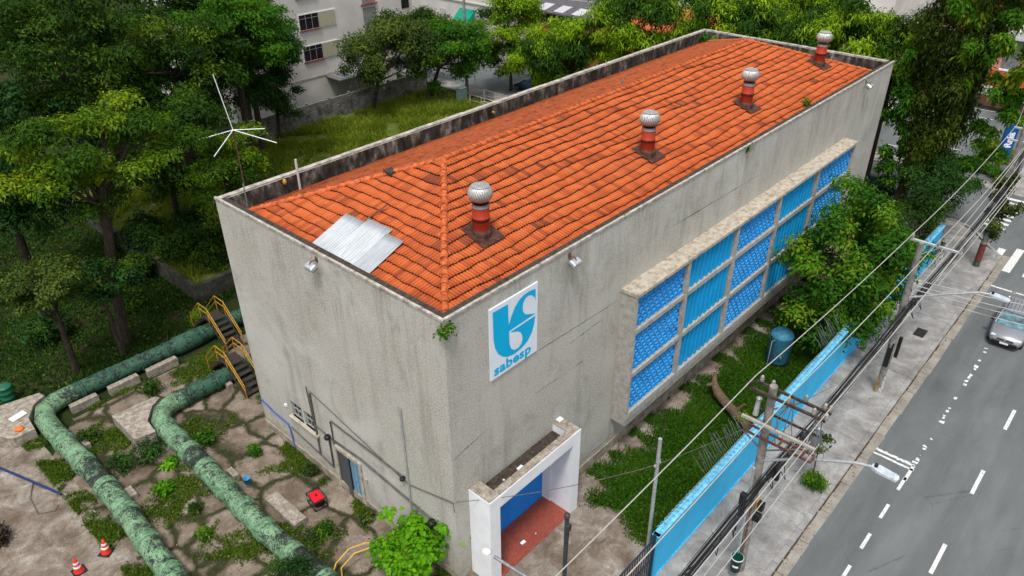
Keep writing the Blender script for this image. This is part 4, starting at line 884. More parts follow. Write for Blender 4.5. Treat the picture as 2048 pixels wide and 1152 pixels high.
o2 = empty('steel_spikes', (8.2, -4.7, 2.15), 'cluster of thin leaning wire rods behind the blue wall near the gate', 'wire rods'); mb = MB()
for k in range(26): x = k*.13; mb.tube([(x, .1, 0), (x-.15+rr.uniform(-.08, .08), .5+rr.uniform(-.1, .2), .75+rr.uniform(-.15, .15))], .008, 4, False)
mb.build('rod', GREYM, o2); o3 = copy_tree(o2); o3.location = (18.6, -4.7, 2.15); o3['label'] = 'cluster of thin leaning wire rods behind the blue wall beside the blue tank'
for q in (o2, o3): q['group'] = 'leaning wire rods on the blue wall'
# dark picket gate
o = empty('picket_gate', (4.5, -4.85, 0), 'dark blue steel picket gate at the end of the blue wall', 'gate'); NAVY = plain('dark_navy_paint', (.015, .035, .06), .5)
mb = MB()
for k in range(44): x = -.12-k*.145; mb.tube([(x, 0, .05), (x, 0, 2.15)], .02, 5)
mb.build('pickets', NAVY, o); mb = MB()
for zz in (.15, 1.1, 2.1): mb.box(-6.5, 0, -.02, .02, zz-.03, zz+.03)
mb.build('rail', NAVY, o); mb = MB(); mb.box(-.06, .02, -.05, .05, 0, 2.3); mb.build('gate_post', NAVY, o)
mb = MB(); mb.tube([(0, 0, 0), (0, 0, 4.0)], [.075, .07], 10); mb.lathe([(.0, 4.15), (.09, 4.12), (.1, 4.0), (.07, 3.95)], 10); mb.tube([(.06, 0, 3.6), (.2, .05, 3.1), (.1, 0, 2.2), (.09, 0, .2)], .02, 5)
mb.box(-.1, .1, -.12, -.05, 3.4, 3.7)
o = mb.build('camera_post', plain('dark_post', (.05, .06, .065), .5, .2)); o.location = (1.9, -3.1, 0); tag(o, 'dark steel post with a cable standing in the concrete forecourt', 'post')
o = empty('galvanised_post', (5.15, -4.3, 0), 'tall light grey steel post rising behind the left end of the blue wall', 'post')
mb = MB(); mb.tube([(0, 0, 0), (-.1, 0, 5.85)], .065, 10); mb.build('post', GALV, o)
mb = MB(); mb.tube([(-.22, 0, 4.7), (.1, 0, 4.7)], .04, 6); mb.lathe([(.04, -.05), (.05, .03), (.0, .06)], 8, (-.22, 0, 4.75)); mb.lathe([(.04, -.05), (.05, .03), (.0, .06)], 8, (.12, .05, 4.75)); mb.build('insulator', CERAM, o)
# near street lamp in the corner
o = empty('garden_lamp', (-1.6, -5.2, 0), 'round white lamp head on a thin arm at the bottom edge', 'lamp')
mb = MB(); mb.tube([(0, 0, 0), (0, 0, 5.6), (-.1, .4, 5.9), (-.3, 1.6, 6.05)], .045, 8); mb.build('pole', GREYM, o)
mb = MB(); Tm = Matrix.Translation((-.34, 1.85, 6.07)) @ Matrix.Rotation(R_(8), 4, 'Z'); mb.lathe([(0, -.07), (.08, -.05), (.11, 0), (.09, .06), (.04, .09), (0, .095)], 16, fn=lambda r, z, a, i: r*(1+.35*abs(math.sin(a))), T=Tm); mb.build('lamp_head', plain('lamp_white', (.72, .71, .68), .4), o)

def insul(mb, p, h=.22):
    x, y, z = p; mb.lathe([(.02, 0), (.07, .02), (.035, .05), (.075, .09), (.035, .12), (.06, .16), (.03, h), (0, h+.01)], 10, (x, y, z))
# utility pole in front
def pole_shaft(o, top, r0=.17, r1=.12, zsplit=None, mat=None):
    mb = MB(); mb.tube([(0, 0, -.1), (top[0]*.5, top[1]*.5, top[2]*.5), top], [r0, (r0+r1)/2, r1], 14); mb.build('shaft', mat or POLE, o)
p1 = empty('utility_pole', (6.95, -7.0, .11), 'concrete utility pole loaded with crossarms beside the green bin', 'utility pole', 'utility poles along the pavement')
pole_shaft(p1, (-.62, 0, 8.55))
px = lambda z: -.62*z/8.55
def arm(o, x, y0, y1, z, w, h, mat, name='crossarm'): mb = MB(); mb.bevbox(x-w/2, x+w/2, min(y0, y1), max(y0, y1), z-h/2, z+h/2, .01); return mb.build(name, mat, o)
for dx in (-.2, .2):
    arm(p1, px(8.35)+dx, .6, -1.65, 8.3, .065, .10, WOODD); arm(p1, px(7.4)+dx, .55, -1.5, 7.25+dx*.3, .05, .08, WOODD if dx > 0 else RUST)
arm(p1, px(7.5)-.36, .65, -1.6, 7.28, .09, .10, plain('pale_crossarm', (.34, .33, .30), .8))
for dx in (-.17, .17): arm(p1, px(6.6)+dx, .6, -1.5, 6.55, .05, .085, RUST)
for y in (-.5, -1.2, -1.5, .5): arm(p1, px(6.6), y-.03, y+.03, 6.55, .34, .08, RUST, 'brace')
for a, b in (((px(5.9), 0, 5.9), (px(6.6)+.17, -1.0, 6.5)), ((px(5.9), 0, 5.9), (px(6.6)-.17, .6, 6.5)), ((px(7.6), 0, 7.6), (px(8.3)+.2, -.8, 8.25))): mb = MB(); mb.tube([a, b], .028, 6); mb.build('brace', GREYM, p1)
for (y, dx) in ((.6, -.2), (.45, .2), (.1, .2), (-.55, -.2), (-.9, .2), (-1.45, .2), (-1.65, -.2), (-1.6, .2), (-1.3, -.2)):
    mb = MB(); insul(mb, (px(8.35)+dx, y, 8.36)); mb.build('insulator', CERAM if y < .5 else plain('dark_insulator', (.05, .035, .03), .3), p1)
for (y, z, dx) in ((.35, 7.55, -.1), (-1.35, 7.0, .45)):
    mb = MB(); mb.tube([(px(z)+dx, y, z-.25), (px(z)+dx+.05, y, z+.3)], [.09, .07], 10); mb.lathe([(0, 0), (.09, .02), (.09, .07), (0, .09)], 10, (px(z)+dx+.06, y, z+.28)); mb.build('fuse_cutout', GALV, p1)
mb = MB(); mb.lathe([(0, -.3), (.14, -.28), (.16, -.1), (.16, .2), (.12, .28), (0, .3)], 14, (px(7)+.3, -1.35, 7.0)); mb.build('surge_arrester', GREYM, p1)
mb = MB(); rr = random.Random(12)
for k in range(9):
    a = (px(8.3)+rr.uniform(-.2, .2), rr.choice([.5, -.6, -1.3, -1.5]), 8.3); b = (px(6.6)+rr.uniform(-.2, .3), a[1]+rr.uniform(-.3, .3), 6.6); m_ = ((a[0]+b[0])/2+rr.uniform(-.3, .3), (a[1]+b[1])/2+rr.uniform(-.25, .25), 7.4); mb.tube([a, m_, b], .014, 5, False)
mb.build('jumper_wire', GREYM, p1)
mb = MB()
mb.tube([(px(5.6), -.05, 5.5), (px(5.6)+.05, -1.3, 6.35), (px(5.6)+.1, -2.6, 7.0), (px(5.6)+.15, -3.05, 7.1)], .045, 8); mb.build('lamp_arm', GALV, p1)
def led(o, x, y, z):
    mb = MB(); Tm = Matrix.Translation((x, y, z)) @ Matrix.Rotation(R_(-90), 4, 'Z') @ Matrix.Rotation(R_(3), 4, 'Y')
    mb.add([Tm @ Vector(v) for v in [(0, -.08, -.03), (.18, -.15, -.03), (.7, -.13, -.03), (.74, 0, -.03), (.7, .13, -.03), (.18, .15, -.03), (0, .08, -.03), (0, -.08, .05), (.18, -.15, .06), (.7, -.13, .04), (.74, 0, .04), (.7, .13, .04), (.18, .15, .06), (0, .08, .05)]],
        [(6, 5, 4, 3, 2, 1, 0), (7, 8, 9, 10, 11, 12, 13)]+[(i, (i+1) % 7, 7+(i+1) % 7, 7+i) for i in range(7)])
    for k in range(6): mb.box(.22+k*.075, .25+k*.075, -.12, .12, .04, .075, Tm)
    h = mb.build('lamp_head', plain('lamp_housing', (.48, .53, .58), .45), o)
    mb = MB(); mb.lathe([(.05, .06), (.05, .15), (.0, .16)], 10, T=Tm @ Matrix.Translation((.1, 0, 0))); mb.build('photocell', BLACKP, h)
led(p1, px(5.6)+.15, -3.0, 7.1)
for (dx, dy, z, s_) in ((-.05, .27, 3.5, .5), (-.1, .22, 2.95, .45), (.04, -.27, 3.5, .38), (.0, -.25, 2.95, .36)):
    mb = MB(); mb.bevbox(px(z)+dx-.09, px(z)+dx+.09, dy-.12, dy+.12, z-s_/2, z+s_/2, .03); mb.build('junction_box', BLACKP, p1)
mb = MB(); mb.box(px(3.5)-.1, px(3.5)+.1, -.2, -.16, 3.3, 3.7); mb.build('yellow_plate', YEL, p1)
mb = MB(); mb.tube([(px(5)-.16, .08, 5.2), (px(3)-.17, .08, 3), (px(1)-.19, .06, .0)], .05, 8); mb.build('cable_duct', GALV, p1); mb = MB(); mb.tube([(px(4)-.15, -.06, 4), (px(1)-.17, -.06, .9)], .025, 8); mb.build('cable_duct', RUST, p1)
# litter bin hanging near the pole foot
o = empty('litter_bin', (6.42, -7.02, .11), 'dark green litter bin with a white stripe fixed before the concrete pole', 'litter bin')
BG = plain('bin_green', (.008, .07, .055), .4)
mb = MB(); mb.lathe([(0, .45), (.17, .45), (.2, 1.05), (.215, 1.05), (.215, 1.1), (.19, 1.1), (.185, 1.05), (.155, .52), (0, .5)], 24); mb.build('bucket', BG, o)
mb = MB(); mb.lathe([(.21, 1.06), (.222, 1.065), (.222, 1.105), (.205, 1.11)], 24); mb.build('rim', plain('bin_rim', (.5, .55, .55), .5), o)
mb = MB()
vs = []
for z in (.74, .84):
    for k in range(9): a = math.pi*(.95)+k*.12; r_ = .188+(z-.45)*.0483+.002; vs.append((r_*math.cos(a), r_*math.sin(a), z))
mb.add(vs, [(k, k+1, 9+k+1, 9+k) for k in range(8)]); mb.build('white_label', WHITEP, o)
mb = MB(); mb.tube([(.24, .05, 0), (.24, .05, 1.7)], .03, 8); mb.tube([(.18, .03, .9), (.24, .05, .9)], .03, 6); mb.build('bracket_post', BG, o)
# second pole
p2 = empty('utility_pole', (20.1, -7.05, .11), 'concrete utility pole with one pale steel crossarm beside the leafy tree over the wall', 'utility pole', 'utility poles along the pavement')
pole_shaft(p2, (-.6, 0, 8.0)); qx = lambda z: -.6*z/8
arm(p2, qx(8)-.0, .42, -1.5, 8.02, .09, .1, GALV)
for y in (.38, -.6, -1.42):
    mb = MB(); insul(mb, (qx(8), y, 8.07)); mb.build('insulator', CERAM, p2)
mb = MB(); mb.tube([(qx(7.4), 0, 7.4), (qx(8), -.7, 7.98)], .02, 6); mb.tube([(qx(5.4), -.05, 5.3), (qx(5.4)+.05, -1.3, 5.95), (qx(5.4)+.1, -2.45, 6.5), (qx(5.4)+.15, -2.85, 6.55)], .045, 8); mb.build('lamp_arm', GALV, p2)
led(p2, qx(5.4)+.15, -2.8, 6.55)
mb = MB(); mb.tube([(-.14, .1, 2.6), (-.16, .1, 0)], .05, 8); mb.build('cable_duct', YEL, p2); mb = MB(); mb.box(-.35, -.27, -.12, .08, 1.6, 2.9); mb.bevbox(.02, .14, -.3, -.16, 2.0, 3.1, .02); mb.build('junction_box', BLACKP, p2)
mb = MB(); mb.tube([(0, 0, 0), (-.09, 0, 1.35)], [.178, .17], 14); mb.build('white_band', plain('worn_white', (.5, .49, .46), .9, var=.4), p2)
# third pole with climbing plant, far poles
p3 = empty('utility_pole', (35.6, -7.1, .11), 'utility pole with a dark red foot and a climber beside the crosswalk', 'utility pole', 'utility poles along the pavement')
pole_shaft(p3, (-.1, 0, 8.6)); arm(p3, -.1, .5, -1.5, 8.4, .09, .1, GALV); arm(p3, -.1, .5, -1.5, 7.7, .09, .1, GALV)
mb = MB(); mb.tube([(0, 0, .3), (-.02, 0, 1.5)], [.18, .175], 14); mb.build('red_band', plain('faded_red', (.16, .035, .03), .85, var=.4), p3); mb = MB(); mb.tube([(0, 0, -.02), (0, 0, .3)], [.185, .18], 14); mb.build('green_foot', plain('foot_green', (.04, .10, .06), .8), p3)
rg = np.random.default_rng(31); cl = np.array([[rg.uniform(-.25, .25), rg.uniform(-.3, .2), 2.0+k*.28, .42] for k in range(14)]+[[.3, -.6, 3.6, .5], [.5, -1.0, 3.9, .4], [.4, .4, 5, .4]])
V, F, t = foliage(cl, 3400, .17, .1, 31); np_mesh('climber', V, F, L_IVY, t, p3)
p4 = empty('utility_pole', (49.2, -5.9, .1), 'pale utility pole past the crosswalk beside the blue totem', 'utility pole', 'utility poles along the pavement'); pole_shaft(p4, (0, 0, 7.6)); arm(p4, 0, .7, -1.2, 7.4, .09, .1, GALV)
p5 = empty('utility_pole', (66, -8.2, .1), 'distant pale utility pole near the upper right corner', 'utility pole', 'utility poles along the pavement'); pole_shaft(p5, (0, 0, 8)); arm(p5, 0, .7, -1.2, 7.8, .09, .1, GALV)
p6 = empty('utility_pole', (39.9, 39.6, .1), 'slim grey utility pole in the side street near the green awning', 'utility pole', 'utility poles along the pavement'); pole_shaft(p6, (0, 0, 10.2)); arm(p6, 0, -.8, .8, 9.8, .09, .1, GALV); arm(p6, 0, -.8, .8, 9.2, .09, .1, GALV)
# overhead wires
def sagline(a, b, sag, n=14):
    a = Vector(a); b = Vector(b); return [a.lerp(b, t/n)-Vector((0, 0, sag*4*(t/n)*(1-t/n))) for t in range(n+1)]
def wire(name, spans, r, mat, label, grp='overhead wires', cat='wire'):
    mb = MB(); P_ = []
    for i, (a, b, sg_) in enumerate(spans): L_ = sagline(a, b, sg_); P_ += L_ if i == 0 else L_[1:]
    mb.tube(P_, r, 5, False); return tag(mb.build(name, mat), label, cat, grp)
K1, K2, K3, K4 = 6.35, 19.52, 35.5, 49.2
for (ya, yb, yc, nm) in ((-6.4, -6.67, -6.7, 'pale power line carried on the inner end of the crossarms, nearest the building'), (-7.55, -7.65, -7.7, 'pale power line carried on the middle of the crossarms'), (-8.62, -8.48, -8.5, 'pale power line carried on the street end of the crossarms')):
    wire('power_line', [((-12, ya+.05, 8.9), (K1, ya, 8.7), .25), ((K1, ya, 8.7), (K2, yb, 8.4), .12), ((K2, yb, 8.4), (K3, yc, 8.7), .3), ((K3, yc, 8.7), (K4, yc+1.8, 7.6), .2), ((K4, yc+1.8, 7.6), (66, yc-.5, 8), .2)], .017, WIREL, nm)
for k, (y, z) in enumerate(((-8.6, 7.75), (-8.35, 7.7))):
    wire('power_line', [((-12, y, 7.4), (K1, y, z-.35), .25)], .014, WIREL, ['outer of the two pale wires running low over the pavement at the bottom', 'inner of the two pale wires running low over the pavement at the bottom'][k])
for k, y in enumerate((-7.35, -7.62, -7.9, -8.15)):
    wire('power_line', [((19.7, y+.1, 6.35), (K3, y-.1, 7.7), .3), ((K3, y-.1, 7.7), (K4, y+1.6, 7.0), .2)], .018, WIREL, ['first', 'second', 'third', 'fourth'][k]+' from the building of four parallel pale wires beyond the second utility pole')
for k, (y, z, x2, y2) in enumerate(((-7.3, 6.3, 24.5, -26), (-7.35, 6.05, 23.2, -26), (-7.3, 5.85, 22.4, -26), (-7.25, 5.6, 21.4, -26))):
    wire('power_line', [((19.75, y, z), (x2+1.5, y2, 6.8), .5)], .02, WIREL, ['highest', 'second highest', 'third highest', 'lowest'][k]+' of four pale wires crossing above the road near the silver car')
mb = MB(); rr = random.Random(14)
for k in range(13):
    oy, oz = rr.uniform(-.11, .11), rr.uniform(-.12, .12); pts = []
    for (a, b, sg_) in (((-14, -7.25, 4.9), (6.65, -7.25, 4.9), .35), ((6.65, -7.25, 4.9), (19.8, -7.25, 5.0), .3), ((19.8, -7.25, 5.0), (35.6, -7.3, 5.3), .4), ((35.6, -7.3, 5.3), (49.2, -5.9, 5.4), .3), ((49.2, -5.9, 5.4), (66, -8, 5.6), .3)):
        for t, p in enumerate(sagline(a, b, sg_, 10)):
            s_ = 1 if t in (0, 10) else 1.5; pts.append(p+Vector((0, oy*s_+rr.uniform(-.02, .02), oz*s_+rr.uniform(-.02, .02))))
    mb.tube(pts, rr.choice([.01, .014, .022]), 5, False)
for k in range(22):
    x = rr.uniform(-3, 8.5) if k < 15 else rr.uniform(19, 21); mb.tube([(x, -7.25+rr.uniform(-.2, .2), 4.75), (x+.1, -7.3+rr.uniform(-.3, .3), 4.3+rr.uniform(-.1, .2)), (x+.5, -7.25, 4.7)], .016, 5, False)
mb.lathe([(.0, -.3), (.1, -.25), (.1, .25), (0, .3)], 10, (7.2, -7.4, 4.8)); mb.lathe([(.0, -.3), (.12, -.25), (.12, .25), (0, .3)], 10, (9.4, -7.3, 4.65))
tag(mb.build('cable_bundle', WIRED), 'thick black bundle of telephone cables sagging between the utility poles', 'cable bundle')
wire('service_wire', [((.0, .03, 3.92), (5.05, -4.3, 4.72), .25)], .012, CONDUIT, 'thin service wire from the near building corner to the grey post', 'thin service wires')
wire('service_wire', [((5.05, -4.3, 4.72), (13, -6.9, 4.6), .15)], .01, CONDUIT, 'thin service wire from the grey post towards the pavement', 'thin service wires')
wire('service_wire', [((55, 15, 8), (39.9, 39.6, 9.8), .3), ((39.9, 39.6, 9.8), (44, 70, 9.5), .3)], .03, WIREL, 'pale wire strung along the side street above the trees', 'thin service wires')
# tank, log, street tree, shrub, manhole
o = empty('blue_tank', (19.1, -2.55, 0), 'faded blue cylindrical water tank standing in the lawn', 'tank')
TB = NM('faded_tank_blue', .6, .3); a = TB.noise(3, 8, .8); b = TB.noise(7, 8, .8)
TB.col(TB.mix(TB.ramp(b, [(.56, 0), (.64, .8)]), TB.ramp(a, [(.3, (.02, .11, .18)), (.7, (.05, .22, .32))]), (.015, .03, .04)))
mb = MB(); mb.lathe([(0, .25), (.6, .25), (.63, .3), (.63, 1.75), (.64, 1.78), (.63, 1.81), (.5, 1.98), (.25, 2.08), (0, 2.1)], 36); mb.build('shell', TB.mat, o)
mb = MB(); mb.lathe([(.42, 0), (.45, .25)], 24); mb.build('foot', CONC, o); mb = MB(); mb.tube([(-.62, .1, 1.7), (-.95, .15, 1.75), (-1.0, .15, .1)], .025, 6); mb.tube([(-.5, -.3, .8), (-.66, -.4, .8)], .06, 8); mb.build('inlet_pipe', GREYM, o); o.scale = (.86, .86, .95)
o = empty('fallen_log', (14.3, -3.0, 0), 'bent brown fallen log lying on the lawn behind the utility pole', 'log'); mb = MB()
mb.tube([(.95, 1.75, 1.0), (.55, 1.55, .72), (.25, 1.15, .5), (-.1, .45, .42), (-.55, -.45, .42), (-.95, -1.1, .36)], [.06, .15, .22, .22, .2, .16], 14); mb.tube([(.55, 1.5, .6), (.3, 1.6, .75), (.1, 1.7, .8)], [.14, .1, .05], 8); mb.tube([(-.3, 0, .5), (-.15, -.3, .95)], [.1, .06], 8)
mb.build('trunk', BARKP, o); rg = np.random.default_rng(41); cl = np.array([[-.5, -.5, .55, .35], [-.9, -1, .45, .3]]); V, F, t = foliage(cl, 500, .1, .06, 41); np_mesh('moss', V, F, L_FERN, t, o)
weed('shrub', (12.4, -7.3, .11), .62, 2600, .09, L_MID, 'round dense green shrub in the pavement by the kerb', 'shrub', 51, ncl=14, flat=.7)
tree('sapling', 'thin young street tree rising from behind the round pavement shrub', None, (12.75, -7.1, .11), (12.5, -7.1, 1.9), (12.45, -7.05, 2.2), (.55, .5, .45), 330, .16, L_OLIVE, 52, 8, .2, .09, BARKP, .035, k=7)
mb = MB(); mb.box(-.42, .42, -.25, .25, 0, .012); o = mb.build('manhole_cover', plain('cast_iron', (.03, .026, .024), .7, .3, .4, 12)); o.location = (26.25, -6.95, .118); tag(o, 'dark square manhole cover in the pavement', 'manhole cover')
mb = MB(); mb.box(-.9, -.02, -.4, .4, 0, .012); mb.box(.02, .9, -.4, .4, 0, .012); o = mb.build('manhole_cover', PAVE); o.location = (32.4, -7.2, .118); tag(o, 'pair of concrete inspection lids in the pavement near the corner', 'manhole cover')
# silver hatchback etc.
def car(name, loc, rz, label, paint, group=None, S_=1.0):
    o = empty(name, loc, label, 'car', group, rz); Lh, Wd_ = 1.68*S_, .70*S_
    GLS = plain(name+'_glass', (.03, .09, .11), .08, 0, .4, 2, .8)
    st = [(-1.68, .56, .30, .52), (-1.64, .64, .26, .70), (-1.3, .70, .20, .78), (-.4, .715, .18, .80), (.45, .715, .18, .80), (.8, .70, .18, .78), (1.25, .69, .2, .70), (1.5, .65, .22, .60), (1.64, .58, .26, .50), (1.68, .48, .30, .42)]
    mb = MB(); vs = []
    for x, w_, zb, zt in st:
        zm = (zb+zt)/2; vs += [(x, -w_*.9, zb), (x, -w_, zm-.05), (x, -w_*.985, zt-.07), (x, -w_*.86, zt), (x, 0, zt+.025), (x, w_*.86, zt), (x, w_*.985, zt-.07), (x, w_, zm-.05), (x, w_*.9, zb)]
    vs = [tuple(c*S_ for c in v) for v in vs]; n = 9
    mb.add(vs, [(i*n+k, i*n+k+1, (i+1)*n+k+1, (i+1)*n+k) for i in range(len(st)-1) for k in range(n-1)]+[(i*n+8, i*n, (i+1)*n, (i+1)*n+8) for i in range(len(st)-1)], True)
    mb.add(vs[:n], [tuple(range(n))]); mb.add(vs[-n:], [tuple(range(n-1, -1, -1))]); mb.build('body', paint, o)
    # greenhouse: glass hull + roof + pillars
    b_ = [(-1.5, .62), (.86, .63)]; t_ = [(-1.12, .50), (.22, .52)]; zb, zt = .77, 1.17
    def H(x, y, z): return (x*S_, y*S_, z*S_)
    mb = MB(); vs = [H(-1.5, -.62, zb), H(.86, -.63, zb), H(.86, .63, zb), H(-1.5, .62, zb), H(-1.14, -.51, zt), H(.24, -.53, zt), H(.24, .53, zt), H(-1.14, .51, zt)]
    mb.add(vs, [(0, 1, 5, 4), (2, 3, 7, 6), (3, 0, 4, 7)]); mb.build('side_window', GLS, o)
    mb = MB(); mb.add([H(.87, -.6, zb+.005), H(.95, 0, zb+.02), H(.87, .6, zb+.005), H(.25, .51, zt), H(.27, 0, zt+.01), H(.25, -.51, zt)], [(0, 1, 4, 5), (1, 2, 3, 4)], True); mb.build('windscreen', plain(name+'_windscreen', (.06, .17, .20), .12, 0, .6, 4, .8), o)
    mb = MB(); vs = []
    for x in (-1.2, -.9, -.3, .2, .3):
        d = .0 if -1 < x < .25 else -.02; vs += [H(x, -.54, zt-.005+d), H(x, -.46, zt+.035+d), H(x, 0, zt+.05+d), H(x, .46, zt+.035+d), H(x, .54, zt-.005+d)]
    mb.add(vs, [(i*5+k, i*5+k+1, (i+1)*5+k+1, (i+1)*5+k) for i in range(4) for k in range(4)], True); 
    for sy in (-1, 1):
        for (a, b2) in (((.87, .635*sy, zb), (.26, .535*sy, zt)), ((-.25, .65*sy, zb), (-.3, .545*sy, zt)), ((-1.5, .63*sy, zb), (-1.15, .52*sy, zt))): mb.tube([H(*a), H(*b2)], .035*S_, 6)
    mb.build('roof', paint, o)
    if name != 'black_car':
        mb = MB()
        for sy in (-.42, .42): mb.tube([H(-.95, sy, zt+.07), H(.1, sy, zt+.07)], .014, 5)
        for k in range(5): mb.box(-1.0*S_, .1*S_, (-.3+k*.15-.008)*S_, (-.3+k*.15+.008)*S_, (zt+.035)*S_, (zt+.058)*S_)
        mb.build('roof_rail', BLACKP, o)
    for sx in (-1.05, 1.08):
        for sy in (-1, 1):
            wn = MB(); q = Matrix.Translation(H(sx, sy*.63, .26)) @ Matrix.Rotation(R_(90), 4, 'X'); wn.lathe([(0, -.08), (.19, -.08), (.25, -.06), (.26, 0), (.25, .06), (.19, .08), (0, .08)], 18, T=q @ Matrix.Scale(S_, 4)); wh = wn.build('wheel', BLACKP, o)
            wn = MB(); wn.lathe([(.0, -.085), (.16, -.087), (.17, -.08)], 12, T=q @ Matrix.Scale(S_, 4)); wn.lathe([(.0, .085), (.16, .087), (.17, .08)], 12, T=q @ Matrix.Scale(S_, 4)); wn.build('rim', GREYM, wh)
    for sy in (-1, 1):
        mb = MB(); mb.bevbox(1.40*S_, 1.60*S_, (sy*.50-.1)*S_, (sy*.50+.1)*S_, .47*S_, .585*S_, .03); mb.build('headlight', plain('lamp_glass', (.6, .62, .64), .15, 0, .1, 5, .8), o)
        mb = MB(); mb.bevbox(.55*S_, .72*S_, (sy*.78-.07)*S_, (sy*.78+.07)*S_, .78*S_, .90*S_, .03); mb.build('mirror', BLACKP, o)
        mb = MB(); mb.bevbox(-1.69*S_, -1.6*S_, (sy*.54-.07)*S_, (sy*.54+.07)*S_, .5*S_, .72*S_, .02); mb.build('tail_light', plain('tail_red', (.35, .01, .02), .3), o)
    mb = MB(); mb.bevbox(1.56*S_, 1.705*S_, -.50*S_, .50*S_, .22*S_, .40*S_, .03); mb.bevbox(1.55*S_, 1.69*S_, -.33*S_, .33*S_, .43*S_, .50*S_, .02); mb.build('bumper_grille', BLACKP, o)
    mb = MB(); mb.box(1.707*S_, 1.715*S_, -.17*S_, .17*S_, .28*S_, .37*S_); mb.build('number_plate', WHITEP, o)
    mb = MB(); mb.box(1.688*S_, 1.70*S_, -.04*S_, .04*S_, .44*S_, .50*S_); mb.build('front_badge', GALV, o)
    return o
SILV = plain('silver_paint', (.26, .265, .29), .3, .4, .06, 1.5, .5); BLK_P = plain('black_car_paint', (.012, .013, .016), .2, .2, .1, 2, .6)
car('silver_car', (29.5, -10.3, 0), R_(180+3), 'silver hatchback driving towards the viewer on the road', SILV, None, 1.12)
car('black_car', (42.6, .9, 0), R_(-90), 'shiny black car nearest the building end in the side street', BLK_P, 'cars in the side street', 1.1)
car('black_car', (43.4, 6.4, 0), R_(90), 'black car with red tail lights behind the other black car', BLK_P, 'cars in the side street', 1.1)
car('dark_blue_car', (44.3, 35.3, 0), R_(90), 'dark blue car parked under the round green tree behind the parapet', plain('blue_car_paint', (.03, .05, .11), .25, .3), 'cars in the side street', 1.0)
car('white_car', (60.5, 3.0, .13), R_(20), 'white car parked beyond the blue totem', plain('white_car_paint', (.6, .6, .6), .3), 'cars in the car park', 1.0)
# totem, lettering, hedge, umbrella
o = empty('pylon_sign', (53.9, -4.0, .12), 'tall blue pylon sign with white vertical lettering above a clipped hedge', 'sign'); o.rotation_euler.z = R_(-52)
mb = MB(); mb.bevbox(-.45, .45, -.12, .12, 0, 3.05, .02); mb.build('panel', plain('totem_blue', (.0, .085, .30), .4, var=.05), o)
text_obj('Raia', 'lettering', WHITEP, .72, o, Matrix.Translation((.24, -.13, 1.25)) @ Matrix.Rotation(R_(90), 4, 'X') @ Matrix.Rotation(R_(90), 4, 'Z'), .03, 1.0)
mb = MB(); flat(mb, [(-.25, .55), (-.08, .7), (.08, .6), (.25, .74), (.16, .5), (0, .44), (-.16, .44)], -.13); mb.build('green_mark', plain('mark_green', (.02, .25, .16), .5), o)
mb = MB(); mb.lathe([(0, 2.5), (.35, 2.42), (1.1, 2.1), (1.12, 2.05)], 8, smooth=False); mb.tube([(0, 0, 0), (0, 0, 2.5)], .04, 6); o = mb.build('umbrella', plain('umbrella_green', (.01, .42, .24), .6)); o.location = (64.5, -2.3, .12); tag(o, 'green garden umbrella above the pylon sign', 'umbrella')
def hedge(loc, sx, sy, sz, label, seed, mat=L_MID, n=5000, name='hedge', cat='hedge', L=.16, grp=None):
    rg = np.random.default_rng(seed); o = empty(name, loc, label, cat, grp); k = max(6, int(sx*sy*1.5+sx+sy)); cl = np.stack([rg.uniform(-sx/2, sx/2, k), rg.uniform(-sy/2, sy/2, k), rg.uniform(.2*sz, .75*sz, k), np.full(k, min(sz*.55, .8))], 1)
    V, F, t = foliage(cl, n, L, L*.55, seed, .8); np_mesh('leaves', V, F, mat, t, o)
    mb = MB()
    for c in cl[::2]: mb.tube([(c[0], c[1], 0), (c[0], c[1], c[2])], .03, 5, False)
    mb.build('stems', BARK, o); return o
hedge((54.2, -3.4, .1), 5.5, 2.2, .7, 'clipped bright green hedge bed round the foot of the pylon sign', 61, G_FIELD, 9000, L=.14)
hedge((50.8, -2.8, .1), 1.2, 5.0, .9, 'darker hedge strip between the side street and the pylon sign', 62, L_MID, 6000)

# ================================================================== TREES
GF = 'big trees of the dark grove on the left'
tree('grove_tree', 'tall leaning tree with feathery lime crown, its bare trunk standing left of the pipes', GF, (-1.4, 23.0, 0), (-.1, 22.4, 9.8), (.2, 23.3, 10.0), (4.6, 2.8, 1.9), 26000, .21, L_FERN, 101, 30, 1.05, .09, r0=.27, flat=.45, k=14, lean=(-.1, 0, 0),
     extra=[(4.6, 23.2, 9.3, 1.1), (5.2, 23.4, 7.2, 1.2), (4.6, 23.2, 6.0, .9), (-1.2, 22.3, 7.6, 1.0), (.2, 22.5, 7.9, .9), (-2.7, 22.7, 9.3, 1.1), (5.3, 24.5, 10.8, .9)])
tree('grove_tree', 'low spreading tree with small leaves at the left edge above the green drum', GF, (-4.0, 22.4, 0), (-4.0, 22.0, 4.2), (-3.9, 21.7, 5.3), (2.3, 1.7, 1.1), 9000, .17, L_OLIVE, 102, 18, .75, .09, r0=.16, flat=.5, k=10, tb=(.2, .8))
tree('grove_tree', 'small dark leaved tree in front of the bare leaning trunk', GF, (-1.9, 22.0, 0), (-2.0, 21.8, 3.6), (-1.9, 21.5, 4.5), (1.5, 1.2, .9), 5200, .16, L_BLUE, 103, 14, .6, .09, r0=.12, flat=.6)
tree('grove_tree', 'bushy lime green tree beside the rod antenna', GF, (7.9, 26.6, .98), (7.5, 26.2, 5.0), (7.4, 26.0, 5.6), (2.2, 1.7, 2.0), 15000, .19, L_FERN, 104, 22, .95, .08, r0=.16, flat=.5, extra=[(9.4, 26.4, 7.5, 1.1), (6.8, 25.8, 7.8, 1.0), (6.2, 25.5, 4.0, 1.0), (7, 25.5, 3.0, 1.2)])
